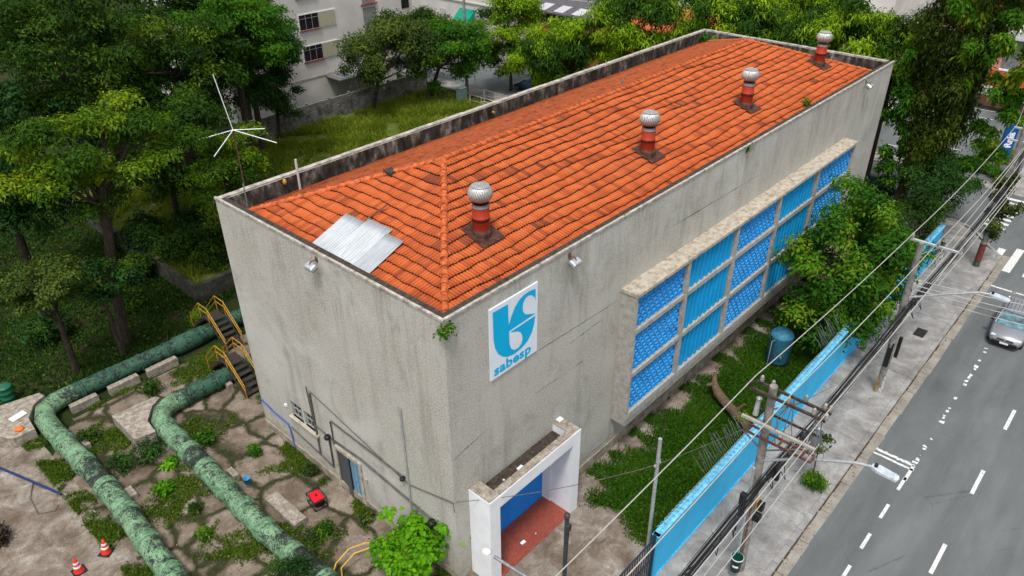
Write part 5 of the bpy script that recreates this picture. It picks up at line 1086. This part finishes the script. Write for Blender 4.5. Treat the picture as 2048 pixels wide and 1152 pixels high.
tree('grove_tree', 'tall blue green tree at the right side of the grove near the apartment block', GF, (16.6, 38.5, .98), (16.4, 37.5, 9), (16.2, 36.6, 8.8), (3.0, 2.6, 3.4), 26000, .25, L_BLUE, 105, 34, 1.3, .11, r0=.25)
tree('grove_tree', 'light green crown at the top edge in the middle of the grove', GF, (14, 35.5, .98), (13.8, 34.5, 11), (13.6, 33.8, 11.0), (3.6, 2.8, 2.8), 24000, .23, L_MID, 106, 32, 1.2, .1, r0=.28, flat=.5, tb=(.25, .85))
tree('grove_tree', 'dark broad tree behind the antenna in the shade', GF, (9.5, 36, .98), (9.5, 34.5, 9.5), (9.0, 33.2, 10.0), (4.6, 3.0, 3.6), 30000, .24, L_DARK, 107, 40, 1.4, .1, r0=.3)
tree('grove_tree', 'dark green tree at the top left corner of the photo', GF, (2.6, 33.5, 0), (2.6, 32.4, 11), (2.2, 31.6, 12.3), (5.0, 3.0, 3.3), 32000, .23, L_DARK, 108, 42, 1.4, .09, r0=.3, flat=.5, tb=(.2, .8))
tree('grove_tree', 'dark tree behind the lime crown at the left edge', GF, (-2.5, 31.5, 0), (-2.3, 31, 7), (-2.0, 30.4, 8.0), (5.0, 2.8, 4.0), 26000, .25, L_BLUE, 109, 38, 1.4, .11, r0=.25, tb=(.1, .8))
tree('grove_tree', 'dim olive tree between the antenna and the bare trunk', GF, (6.2, 31.5, .98), (6.2, 30.8, 6), (6.0, 30, 6.6), (4.2, 2.2, 3.4), 22000, .24, L_DARK, 110, 30, 1.3, .1, r0=.2, tb=(.1, .75))
tree('grove_tree', 'dark narrow tree leaning over the block wall below the apartment windows', GF, (19.2, 40.2, .98), (19.2, 39.4, 6), (19.0, 38.8, 6.0), (2.1, 1.7, 3.6), 17000, .22, L_BLUE, 111, 24, 1.0, .1, r0=.18, tb=(.1, .8))
tree('grove_tree', 'mid green tree in the middle of the grove closing the view behind the antenna', GF, (11.5, 39.6, .98), (11.5, 39, 6), (11.4, 38.4, 7.4), (4.4, 2.4, 3.2), 20000, .26, L_MID, 114, 34, 1.3, .12, r0=.22, tb=(.1, .6))
tree('grove_tree', 'far dark treetops filling the top left behind the grove', GF, (8, 46, 0), (8, 45, 12), (8, 44, 12.5), (10, 4, 5.5), 36000, .34, L_DARK, 112, 60, 2.0, .15, r0=.35, tb=(.1, .8))
tree('grove_tree', 'olive topped tree standing at the top edge left of the apartment windows', GF, (19.5, 45, 0), (19.5, 44.6, 12), (19.2, 44.2, 11.5), (3.4, 2.4, 4.6), 24000, .28, L_OLIVE, 113, 36, 1.4, .13, r0=.26, tb=(.1, .75))
rng = np.random.default_rng(77)
for k, (x, y, r, l) in enumerate(((5.0, 25.3, 1.3, 'dark green bush on the raised plot just left of the roof corner'), (8.2, 24.6, 1.1, 'low green bush on the raised plot beside the antenna mast'), (-3.8, 26.2, 1.4, 'dark bush in the grove left of the bare trunk'), (2.0, 28.5, 1.4, 'dark bush in the deep shade near the retaining wall'), (.5, 26.0, .9, 'small dim bush right of the bare trunk'), (11.4, 25.4, .9, 'yellow green bush in the grass below the antenna rods'))):
    weed('bush', (x, y, .98 if x > 3.2 else 0), r, int(3200*r), .19, (L_DARK, L_MID, L_BLUE, L_DARK, L_DARK, L_OLIVE)[k], l, 'bush', 120+k, 'bushes under the grove', 10, .8)
for k, (x, y, r_, m_, l) in enumerate(((4.2, 27.4, 1.5, L_DARK, 'spreading dark bush over the low wall left of the raised plot'), (6.4, 26.9, 1.4, L_DARK, 'dark green bush on the plot between the low wall and the antenna mast'), (3.6, 30.4, 1.7, L_BLUE, 'large shaded bush on the far end of the low wall'), (9.8, 27.6, 1.2, L_MID, 'mid green bush behind the antenna mast at the edge of the shade'), (6.6, 29.6, 1.6, L_BLUE, 'shaded bush deep in the plot behind the antenna'), (13.2, 32.0, 1.1, L_OLIVE, 'olive bush where the open grass meets the grove'))):
    weed('bush', (x, y, .98 if x > 3.2 else 0), r_, int(3400*r_), .2, m_, l, 'bush', 170+k, 'bushes under the grove', 11, .7)
weed('bush', (2.4, 21.9, 0), .8, 1800, .16, L_MID, 'leafy bush behind the farther yellow railed steps', 'bush', 130, 'bushes under the grove', 8, .7)
GY = 'young plants between the pipes'
for k, (x, y, r, m_, l) in enumerate(((-2.2, 18.0, .7, L_DARK, 'dark low plant between the two green pipes by the steps'), (-5.35, 14.1, .8, L_BLUE, 'blue green plant beside the anchor block at the bend'), (-4.3, 14.0, .75, L_BLUE, 'dark fern like plant in front of the anchor block'), (-4.8, 11.7, .45, L_BRIGHT, 'bright broad leafed seedling between the pipes'), (-2.35, 13.0, .55, L_MID, 'bright green weed on the right of the right pipe bend'), (-4.0, 12.9, .4, L_BRIGHT, 'small bright seedling left of the right pipe'), (-3.9, 15.4, .35, L_BRIGHT, 'small bright weed beside the pipe bend'), (-5.6, 16.9, .6, L_DARK, 'dark plant inside the bend of the left pipe'),
                     (-4.6, 9.9, .4, L_DARK, 'dark green creeping weed among the slabs'), (-5.0, 8.5, .35, L_MID, 'mid green weed near the left pipe at the bottom'), (-1.4, 10.9, .45, L_MID, 'weed clump by the pale gravel near the wall'), (-.5, 8.2, .45, L_OLIVE, 'dry yellow weed growing at the foot of the short wall'), (-.4, 4.6, .4, L_OLIVE, 'dry weed clump right of the side door'), (-1.9, 5.2, .5, L_MID, 'green weed clump beside the flat concrete slab'))):
    weed('plant', (x, y, 0), r, int(900*r*r+260), .14 if m_ != L_BRIGHT else .2, m_, l, 'plant', 140+k, GY, 6, .7)
tree('bright_bush', 'bright lime green round leafed bush at the bottom by the building corner', None, (-.9, 1.2, 0), (-.8, 1.2, 1.3), (-.8, 1.25, 1.55), (1.25, 1.1, .7), 2600, .2, L_BRIGHT, 160, 24, .42, .17, BARKP, .06, .6, cat='bush', k=14, up=.9, extra=[(.05, .55, 2.4, .35), (.5, .35, 1.7, .4), (-1.0, 2.3, 2.5, .3)])
tree('feathery_bush', 'dark feathery bush covering the pipe at the bottom edge', None, (-4.5, 3.7, 0), (-4.5, 3.7, .7), (-4.4, 3.7, .85), (.95, .95, .5), 3000, .11, L_BLUE, 161, 18, .5, .06, BARKP, .05, .6, cat='bush', k=10, extra=[(-2.4, 5.3, .45, .4), (-2.7, 4.7, .4, .35)])
# trees on the plot and in the side street
tree('plot_tree', 'olive leafed tree with leaning trunk before the apartment wall, left one of the pair', 'pair of trees by the block wall', (28.3, 39.6, .98), (28.6, 38.4, 4.8), (29.4, 38.2, 6.2), (4.5, 2.6, 2.5), 23000, .24, L_OLIVE, 201, 34, 1.05, .12, r0=.2, k=14, extra=[(25.2, 38, 7.0, .8), (24.9, 38.2, 5.6, .7), (29.9, 38, 8.0, .9)], tb=(.1, .9))
tree('plot_tree', 'fresh green leafy tree with hanging foliage, right one of the pair', 'pair of trees by the block wall', (34.8, 39.3, .98), (35.4, 38.2, 4.2), (36.0, 37.6, 5.1), (4.4, 2.5, 3.2), 27000, .24, L_MID, 202, 36, 1.05, .12, r0=.2, k=14, tb=(.2, .9))
tree('round_tree', 'bright conical tree on a bare slim trunk standing in the side street', None, (43.3, 36.9, 0), (43.3, 36.9, 4.5), (43.3, 36.9, 5.6), (3.3, 3.3, 4.2), 34000, .25, L_MANGO, 203, 60, 1.0, .11, r0=.16, tb=(.25, .95), k=16, flat=.5)
tree('side_tree', 'dark spreading tree between the apartment block and the white house', None, (38.6, 44.2, 0), (38.6, 44.2, 4.4), (38.4, 44.2, 5.4), (2.6, 2.4, 1.9), 14000, .24, L_DARK, 204, 26, 1.0, .11, r0=.15)
GM = 'mango trees behind the far parapet'
for k, (x, y, zc, rx, ry, rz_, l, tb_) in enumerate(((39.0, 26.6, 5.6, 3.0, 3.6, 3.4, 'leftmost mango tree with bright tips behind the long parapet', (.2, .95)), (40.0, 20.0, 8.2, 3.4, 4.4, 4.2, 'large dark mango tree with few bright tips behind the parapet', (.0, .75)), (40.4, 12.6, 9.4, 3.2, 4.2, 3.4, 'bright mango tree directly behind the far back corner of the roof', (.35, 1)), (41.2, 5.8, 9.2, 3.4, 3.9, 4.0, 'mango tree behind the farthest ventilator with gaps in its crown', (.15, .9)), (41.6, 1.9, 8.8, 2.4, 2.2, 3.2, 'dark thin mango tree between the far roof corner and the ivy tree', (.1, .7)))):
    tree('mango_tree', l, GM, (x+.3, y, 0), (x+.2, y, zc-1), (x, y, zc), (rx, ry, rz_), (26000, 36000, 32000, 32000, 11000)[k], .34, L_MANGO, 210+k, (60, 90, 80, 80, 34)[k], 1.0, .1, r0=.22, tb=tb_, k=14, droop=.5, flat=.6)
tree('mango_tree', 'mango crown filling the gap between the round street tree and the parapet', GM, (40.2, 31.4, 0), (40.1, 31.2, 3.6), (40.0, 30.8, 4.4), (2.0, 2.2, 2.0), 12000, .32, L_MANGO, 216, 30, .9, .1, r0=.16, tb=(.2, .95), k=10, droop=.5, flat=.6)
tree('mango_tree', 'high mango crown at the top edge behind the ridge of the tile roof', GM, (46.8, 12, 0), (46.6, 12, 8), (46.5, 11.5, 9.6), (3.2, 5.5, 3.0), 26000, .34, L_MANGO, 217, 60, 1.1, .1, r0=.22, tb=(.35, 1), k=12, droop=.5, flat=.6)
# ivy clad tree
def ivy_tree():
    rg = np.random.default_rng(301); o = empty('ivy_tree', (39.8, -1.3, .1), 'huge tree wrapped in dark ivy rising out of the top right of the photo', 'tree')
    cl = []
    for k in range(150):
        t = rg.uniform(0, 1)**.85; z = 2.6+t*13.5; rr_ = .45+2.5*t**.8; a = rg.uniform(0, 6.28); q = rg.uniform(.5, 1)
        cl.append([.2*t+math.cos(a)*rr_*q, -.35-.5*t+math.sin(a)*rr_*q, z, rg.uniform(.5, .95)])
    cl = np.array(cl); V, F, t = foliage(cl, 80000, .17, .1, 302, 1.3, rg.uniform(.0, .75, len(cl)), .1, .8); np_mesh('ivy', V, F, L_IVY, t, o)
    c2 = []
    for (x, y, z, r) in ((-.2, 1.0, 5.4, .8), (-.4, 1.5, 6.6, .9), (-.5, 1.4, 8, .9), (-.4, 1.6, 9.4, .8), (0, 1.0, 4.2, .7), (-.3, 1.9, 8.8, .6), (-.3, 1.3, 10.6, .7), (-.5, .9, 7.3, .7), (-1, -1.2, 12.8, 1.0), (-1, -2.4, 11.4, .9), (-.8, -.6, 13.8, .9), (-.6, -3.8, 11.3, .9), (-.5, -4.2, 9.6, .8), (-.6, -4.0, 8.0, .7), (-.4, -3.4, 6.6, .8), (-.3, -3.5, 5.4, .8), (-.6, 1.3, 3.0, .7), (-.5, 1.6, 4.2, .7), (-.6, .9, 2.2, .6), (-.8, -2.4, 3.4, .8), (-1.6, -3.2, 12.2, .8), (-1.6, -2.2, 10.6, .8), (-1.5, -4.4, 10.8, .8), (-1.4, -4.8, 12.5, .8), (-1.4, -3.6, 9.4, .7), (-1.3, -1.4, 11.6, .7), (-1.2, -4.6, 8.2, .6), (-1.4, -.9, 13.4, .7), (-.8, -2.9, 12.8, .9), (0, -4.6, 8.8, .7), (-.4, -2.9, 4.4, .7), (-.9, -1.9, 9.5, .6)):
        for _ in range(3): c2.append([x+rg.normal()*.35, y+rg.normal()*.4, z+rg.normal()*.4, r*.62])
    c2 = np.array(c2); V, F, t = foliage(c2, 20000, .27, .13, 303, .9, np.clip(rg.uniform(.2, .8, len(c2))+np.where(c2[:, 2] > 9, .25, 0), 0, 1), .5, .45); np_mesh('broad_leaves', V, F, L_MID, t, o)
    mb = MB(); mb.tube([(-.6, .2, -.1), (-.3, .1, 2), (.0, -.2, 5), (.2, -1.2, 10), (.3, -2, 16)], [.42, .34, .36, .3, .15], 12); mb.tube([(.3, .3, -.1), (.2, -.1, 3), (.3, -1.8, 7)], [.25, .2, .1], 10)
    for k in range(14): c = cl[k*5]; mb.tube([(0, -.1*c[2]*.8, c[2]*.8), tuple(c[:3])], [.1, .04], 6, False)
    mb.build('trunk', BARK, o)
    return o
ivy_tree()
tree('understory_tree', 'dark small leafed tree at the foot of the ivy tree beside the side street', None, (37.4, -3.2, .1), (37.4, -3.2, 2.2), (37.5, -3.3, 3.0), (3.0, 1.8, 2.0), 11000, .17, L_BLUE, 310, 26, .85, .09, r0=.12, k=12, tb=(.1, .8))
tree('understory_tree', 'thin dark shrubbery by the pavement between the two leafy trees', None, (33.4, -4.0, 0), (33.4, -4, 1.8), (33.4, -3.8, 2.4), (2.4, 1.4, 1.7), 7500, .16, L_DARK, 311, 20, .75, .09, r0=.1, k=10, tb=(.1, .7))
tree('garden_tree', 'leafy green tree leaning over the blue wall in front of the blue panels', None, (24.3, -3.0, 0), (23.8, -3.3, 3.4), (23.4, -3.4, 4.5), (3.7, 3.0, 3.1), 23000, .24, L_MID, 320, 64, .72, .12, r0=.2, k=18, tb=(.1, .95),
     extra=[(22, -4.9, 2.3, .9), (23.5, -5.2, 2.0, .9), (21, -4.3, 2.4, .8), (22.5, -5.2, 1.5, .7), (21.7, -4.8, 3.2, .8), (24.3, -2.2, 7.6, .8), (22.6, -2.5, 7.0, .7), (19.8, -3.9, 1.8, .8), (20.3, -4.4, 1.8, .8), (27.0, -4.2, 3.6, .9), (25.8, -5.4, 3.4, .8), (22.8, -5.5, 2.8, .7), (19.2, -3.0, 3.0, .8), (21.2, -5.3, 2.0, .9), (27.2, -3, 5.5, 1.0), (26.8, -2.0, 6.6, .8), (20.4, -1.9, 5.8, .7), (20.7, -1.6, 4.8, .7), (24, -4.8, 1.6, 1.0), (25.5, -5.4, 2.2, .9)])

# ================================================================== BACKGROUND BUILDINGS
APW = plain('apartment_render', (.52, .49, .46), .9, 0, .1, .4); SHUTB = plain('beige_shutter', (.36, .34, .24), .7, 0, .08); REDS = plain('red_sill', (.28, .05, .05), .8, 0, .3)
o = empty('apartment_block', (20, 48, 0), 'pale apartment block with beige sliding shutters behind the block wall', 'building')
mb = MB(); mb.box(0, 18.1, 0, 14, 0, 18); mb.build('wall', APW, o)
mb = MB(); mb.box(3, 18.14, -.05, -.002, 2.35, 2.5); mb.build('ledge', CAP, o)
def awin(x, z, w_, h, shut, slid=True):
    mb = MB(); mb.box(x-.08, x+w_+.08, -.05, -.01, z-.08, z+h+.08); f = mb.build('window', WHITEP, o)
    mb = MB(); mb.box(x, x+w_*.52, -.08, -.052, z, z+h); mb.build('pane', plain('dark_glass', (.02, .015, .02), .15, var=.4), f)
    mb = MB()
    for t in (0, .33, .66, 1): mb.box(x+w_*.52*t-.016, x+w_*.52*t+.016, -.1, -.082, z, z+h)
    for t in (0, .75, 1): mb.box(x, x+w_*.52, -.104, -.101, z+h*t-.016, z+h*t+.016)
    mb.build('mullion', GALV, f)
    if slid: mb = MB(); mb.box(x+w_*.52+.03, x+w_, -.1, -.052, z, z+h); mb.build('shutter', SHUTB, f)
    mb = MB(); mb.box(x-.05, x+w_*.55, -.16, -.05, z-.1, z-.03); mb.build('sill', REDS, f)
for z in (4.0, 6.75, 9.5): awin(7.55, z, 3.9, 1.3, True)
for z in (5.3, 8.0):
    mb = MB(); mb.box(14.7, 16.2, -.05, -.01, z, z+2.3); f = mb.build('window', plain('vent_block', (.26, .26, .24), .9, var=.3, scale=14), o)
    mb = MB()
    for k in range(7): mb.box(14.7+k*.24, 14.73+k*.24, -.08, -.052, z, z+2.3)
    for k in range(10): mb.box(14.7, 16.2, -.084, -.081, z+k*.25, z+k*.25+.03)
    mb.build('grille', GREYM, f); mb = MB(); mb.box(14.5, 16.4, -.2, -.01, z-.16, z-.05); mb.build('sill', REDS, f)
mb = MB()
for k in range(7): mb.box(9.9+k*.62, 10.42+k*.62, -2.1, -.1, 2.32, 2.36)
mb.box(9.6, 14.3, -2.2, -.02, 2.2, 2.3); tag(mb.build('lean_to_roof', GREYM), 'dark ribbed lean to roof between the block wall and the apartment block', 'roof').location = (20, 48, 0)
# white house with green awning (far side of the side street)
o = empty('white_house', (52, 47, 0), 'white rendered house with a green door awning', 'building')
WH = plain('house_white', (.62, .60, .57), .9, 0, .08, .5)
mb = MB(); mb.box(0, 12, 0, 14, 0, 6.4); mb.build('wall', WH, o)
mb = MB(); mb.box(-.2, 12.2, -.2, 14.2, 6.4, 6.6); mb.box(-.12, -.002, -.1, 14.1, 5.1, 5.25); mb.build('cornice', WH, o)
mb = MB(); mb.add([(-.03, 3.2, 4.45), (-.03, 5.6, 4.45), (-1.5, 5.6, 3.2), (-1.5, 3.2, 3.2)], [(0, 1, 2, 3)]); mb.add([(-.03, 3.2, 4.4), (-1.5, 3.2, 3.2), (-.03, 3.2, 3.2)], [(0, 1, 2)]); mb.box(-1.52, -1.5, 3.2, 5.6, 3.0, 3.2); mb.build('awning', plain('awning_green', (.0, .25, .17), .7, var=.1), o)
mb = MB(); mb.box(-.06, -.002, 3.4, 4.6, 1.2, 4.2); mb.build('door', DARK, o)
for y in (.9, 8, 11):
    mb = MB(); mb.box(-.06, -.002, y, y+1.0, 2.0, 4.0); f = mb.build('window', plain('white_shutter', (.55, .54, .5), .8), o); mb = MB()
    for k in range(4): mb.box(-.08, -.062, y+.1+k*.25, y+.13+k*.25, 2.05, 3.95)
    mb.build('shutter_slats', CAP, f)
mb = MB(); mb.tube([(-.1, 2.2, 3.6), (-.4, 2.2, 3.7)], .05, 6); mb.build('wall_lamp', BLACKP, o)
OR = NM('roof_orange_far', .9, .1); a = OR.n('ShaderNodeTexWave'); OR.L(OR.co(), a.inputs[0]); a.inputs['Scale'].default_value = 3; OR.col(OR.mix(OR.ramp(a.outputs[0], [(.3, .0), (.8, .4)]), OR.ramp(OR.noise(1.5, 6), [(.35, (.33, .075, .03)), (.65, (.50, .13, .05))]), (.16, .045, .02))); OR = OR.mat
BRK = plain('orange_brick', (.42, .105, .035), .9, 0, .2, 2)
o = empty('brick_house', (54.5, 35.8, 0), 'orange brick house with dark tiled canopy and skylights', 'building')
mb = MB(); mb.box(0, 9, 0, 8, 0, 5.2); mb.build('wall', BRK, o)
mb = MB(); mb.add([(-.8, -.5, 5.2), (9, -.5, 7.2), (9, 9, 7.2), (-.8, 9, 5.2), (-.8, -.5, 5.05), (9, -.5, 7.05), (9, 9, 7.05), (-.8, 9, 5.05)], [(0, 1, 2, 3), (7, 6, 5, 4), (0, 4, 5, 1), (3, 2, 6, 7), (0, 3, 7, 4)]); rf = mb.build('roof', plain('dark_sheet_roof', (.10, .09, .10), .7, var=.4), o)
mb = MB()
for k in range(3): mb.add([(-.5+.8*0, 1+k*2.4, 5.3), (1.2, 1+k*2.4, 5.65), (1.2, 2.3+k*2.4, 5.65), (-.5, 2.3+k*2.4, 5.3)], [(0, 1, 2, 3)])
mb.build('skylight', plain('skylight', (.45, .45, .47), .4), rf)
mb = MB(); mb.box(-.1, -.002, 0, 8, 3.6, 3.8); mb.build('beam', CAP, o)
mb = MB(); mb.box(-.08, -.002, .4, 7.6, 3.85, 5.0); mb.build('window_band', DARK, o)
mb = MB(); mb.box(49.4, 49.6, 30, 47, .1, 1.5); mb.box(49.4, 54, 30, 30.2, .1, 1.5); tag(mb.build('garden_wall', plain('white_garden_wall', (.5, .48, .45), .9, var=.3)), 'low white garden wall along the side street', 'wall')
mb = MB(); mb.quad((49.6, 30.2, .13), (54.4, 30.2, .13), (54.4, 46.8, .13), (49.6, 46.8, .13)); struct(mb, 'brick_courtyard', plain('red_courtyard', (.30, .085, .045), .9, 0, .3, 1))
hedge((53, 38.5, .13), 1.5, 7, 2.2, 'clipped dark hedge beside the brick house', 401, L_MID, 7000, L=.2)
# orange roofed houses behind the mango trees
def house(loc, sx, sy, h, label, wallm, roofm, name='house', pitch=1.4):
    o = empty(name, loc, label, 'house', 'houses beyond the side street'); mb = MB(); mb.box(0, sx, 0, sy, 0, h); w_ = mb.build('wall', wallm, o)
    mb = MB(); e = .4; mb.add([(-e, -e, h), (sx+e, -e, h), (sx+e, sy+e, h), (-e, sy+e, h), (sx/2, -e, h+pitch), (sx/2, sy+e, h+pitch)], [(0, 4, 5, 3), (1, 2, 5, 4), (0, 1, 4), (3, 5, 2), (3, 2, 1, 0)]); mb.build('roof', roofm, o)
    rr = random.Random(int(loc[0]))
    for k in range(int(sy//3)):
        y = 1+k*3; mb = MB(); mb.box(-.05, -.002, y, y+1.2, h*.45, h*.45+1.3); f = mb.build('window', DARK, o); mb = MB(); mb.box(-.07, -.052, y-.08, y+1.28, h*.45+1.3, h*.45+1.4); mb.box(-.1, -.052, y-.08, y+1.28, h*.45-.1, h*.45); mb.build('frame', WHITEP, f)
    for k in range(int(sx//3)):
        x = 1+k*3; mb = MB(); mb.box(x, x+1.2, -.05, -.002, h*.45, h*.45+1.3); mb.build('window', DARK, o)
    return o
house((58, 17, 0), 10, 9, 4.6, 'house with an orange tiled roof behind the bright mango tree', WH, OR)
house((57, 26.5, 0), 10, 6.5, 4.4, 'orange roofed house behind the dark mango tree', BRK, OR)
house((60, 5, 0), 9, 8, 6.2, 'white sheet roofed house between the mango trees and the ivy tree', WH, plain('white_sheet_roof', (.50, .47, .45), .7, var=.25, scale=2), pitch=1.0)
house((72, 48, 0), 10, 14, 5, 'pale house behind the white house with the awning', WH, OR); house((48.8, 64, 0), 8, 12, 6, 'distant pale house at the top edge beyond the side street', WH, OR)
# orange / pink shop building at the right edge
o = empty('shop_building', (68, -14, 0), 'orange and pink shop building at the top right corner', 'building')
mb = MB(); mb.box(0, 14, 0, 15.5, 0, 5.2); mb.build('wall', plain('pink_render', (.55, .26, .20), .9, var=.12), o)
mb = MB(); mb.box(-.3, 13.8, -.2, 15.2, 2.0, 3.4); mb.build('wall', BRK, o)
mb = MB(); mb.box(-1.8, 13.5, -.5, 15.8, 1.6, 2.0); mb.build('white_awning', plain('grey_white', (.42, .42, .42), .8, var=.2), o)
mb = MB(); mb.box(-.6, 3, -.5, 15.9, 6.2, 6.9); mb.add([(-.6, -.5, 6.9), (3, -.5, 7.6), (3, 15.9, 7.6), (-.6, 15.9, 6.9)], [(0, 1, 2, 3)]); mb.build('white_roof', plain('white_roof', (.55, .55, .56), .7, var=.2), o)
mb = MB(); mb.box(.1, 3, 0, 15.5, 5.2, 6.2); mb.build('shadow_gap', GREYM, o)
mb = MB(); mb.box(3, 14, -.3, 15.7, 5.2, 11.5); mb.build('wall', BRK, o)
for y in (10.5, 13.2):
    mb = MB(); mb.box(-.08, -.002, y, y+1.2, 3.6, 5.0); f = mb.build('window', GREYM, o); mb = MB(); mb.box(-.2, -.002, y-.1, y+1.3, 3.45, 3.6); mb.build('sill', WHITEP, f)
# background greenery and far blocks so that side steps still see a town
for k, (x, y, r) in enumerate(((43, 74, 3.4), (44, 66, 4), (40, 62, 3.6), (70, 30, 3.5), (74, 42, 4), (52, 76, 4), (72, 20, 3.2), (60, 62, 3.5))):
    tree('distant_tree', ['dark tree right of the apartment block', 'tall dark tree behind the apartment block corner', 'dark tree close behind the apartment block', 'tree behind the orange roofed houses', 'tree beyond the brick house', 'farthest tree up the side street', 'tree behind the house with the orange roof', 'tree behind the white house'][k], 'distant street trees', (x, y, 0), (x, y, 4.5), (x, y, 6.2), (r, r, 3.4), 11000, .42, (L_DARK, L_MID, L_MANGO)[k % 3], 500+k, 30, 1.4, .2, r0=.25, tb=(.1, .8))
for k, (x, y, sx, sy, h) in enumerate(((90, 60, 14, 12, 7), (100, 20, 14, 16, 8), (92, -2, 12, 14, 9), (60, 90, 16, 12, 8), (85, 84, 14, 12, 7))):
    house((x, y, 0), sx, sy, h, ['far house beyond the brick house', 'far house behind the mango trees', 'far house behind the shop building', 'far house at the end of the side street', 'farthest house among the distant trees'][k], WH if k % 2 else BRK, OR)
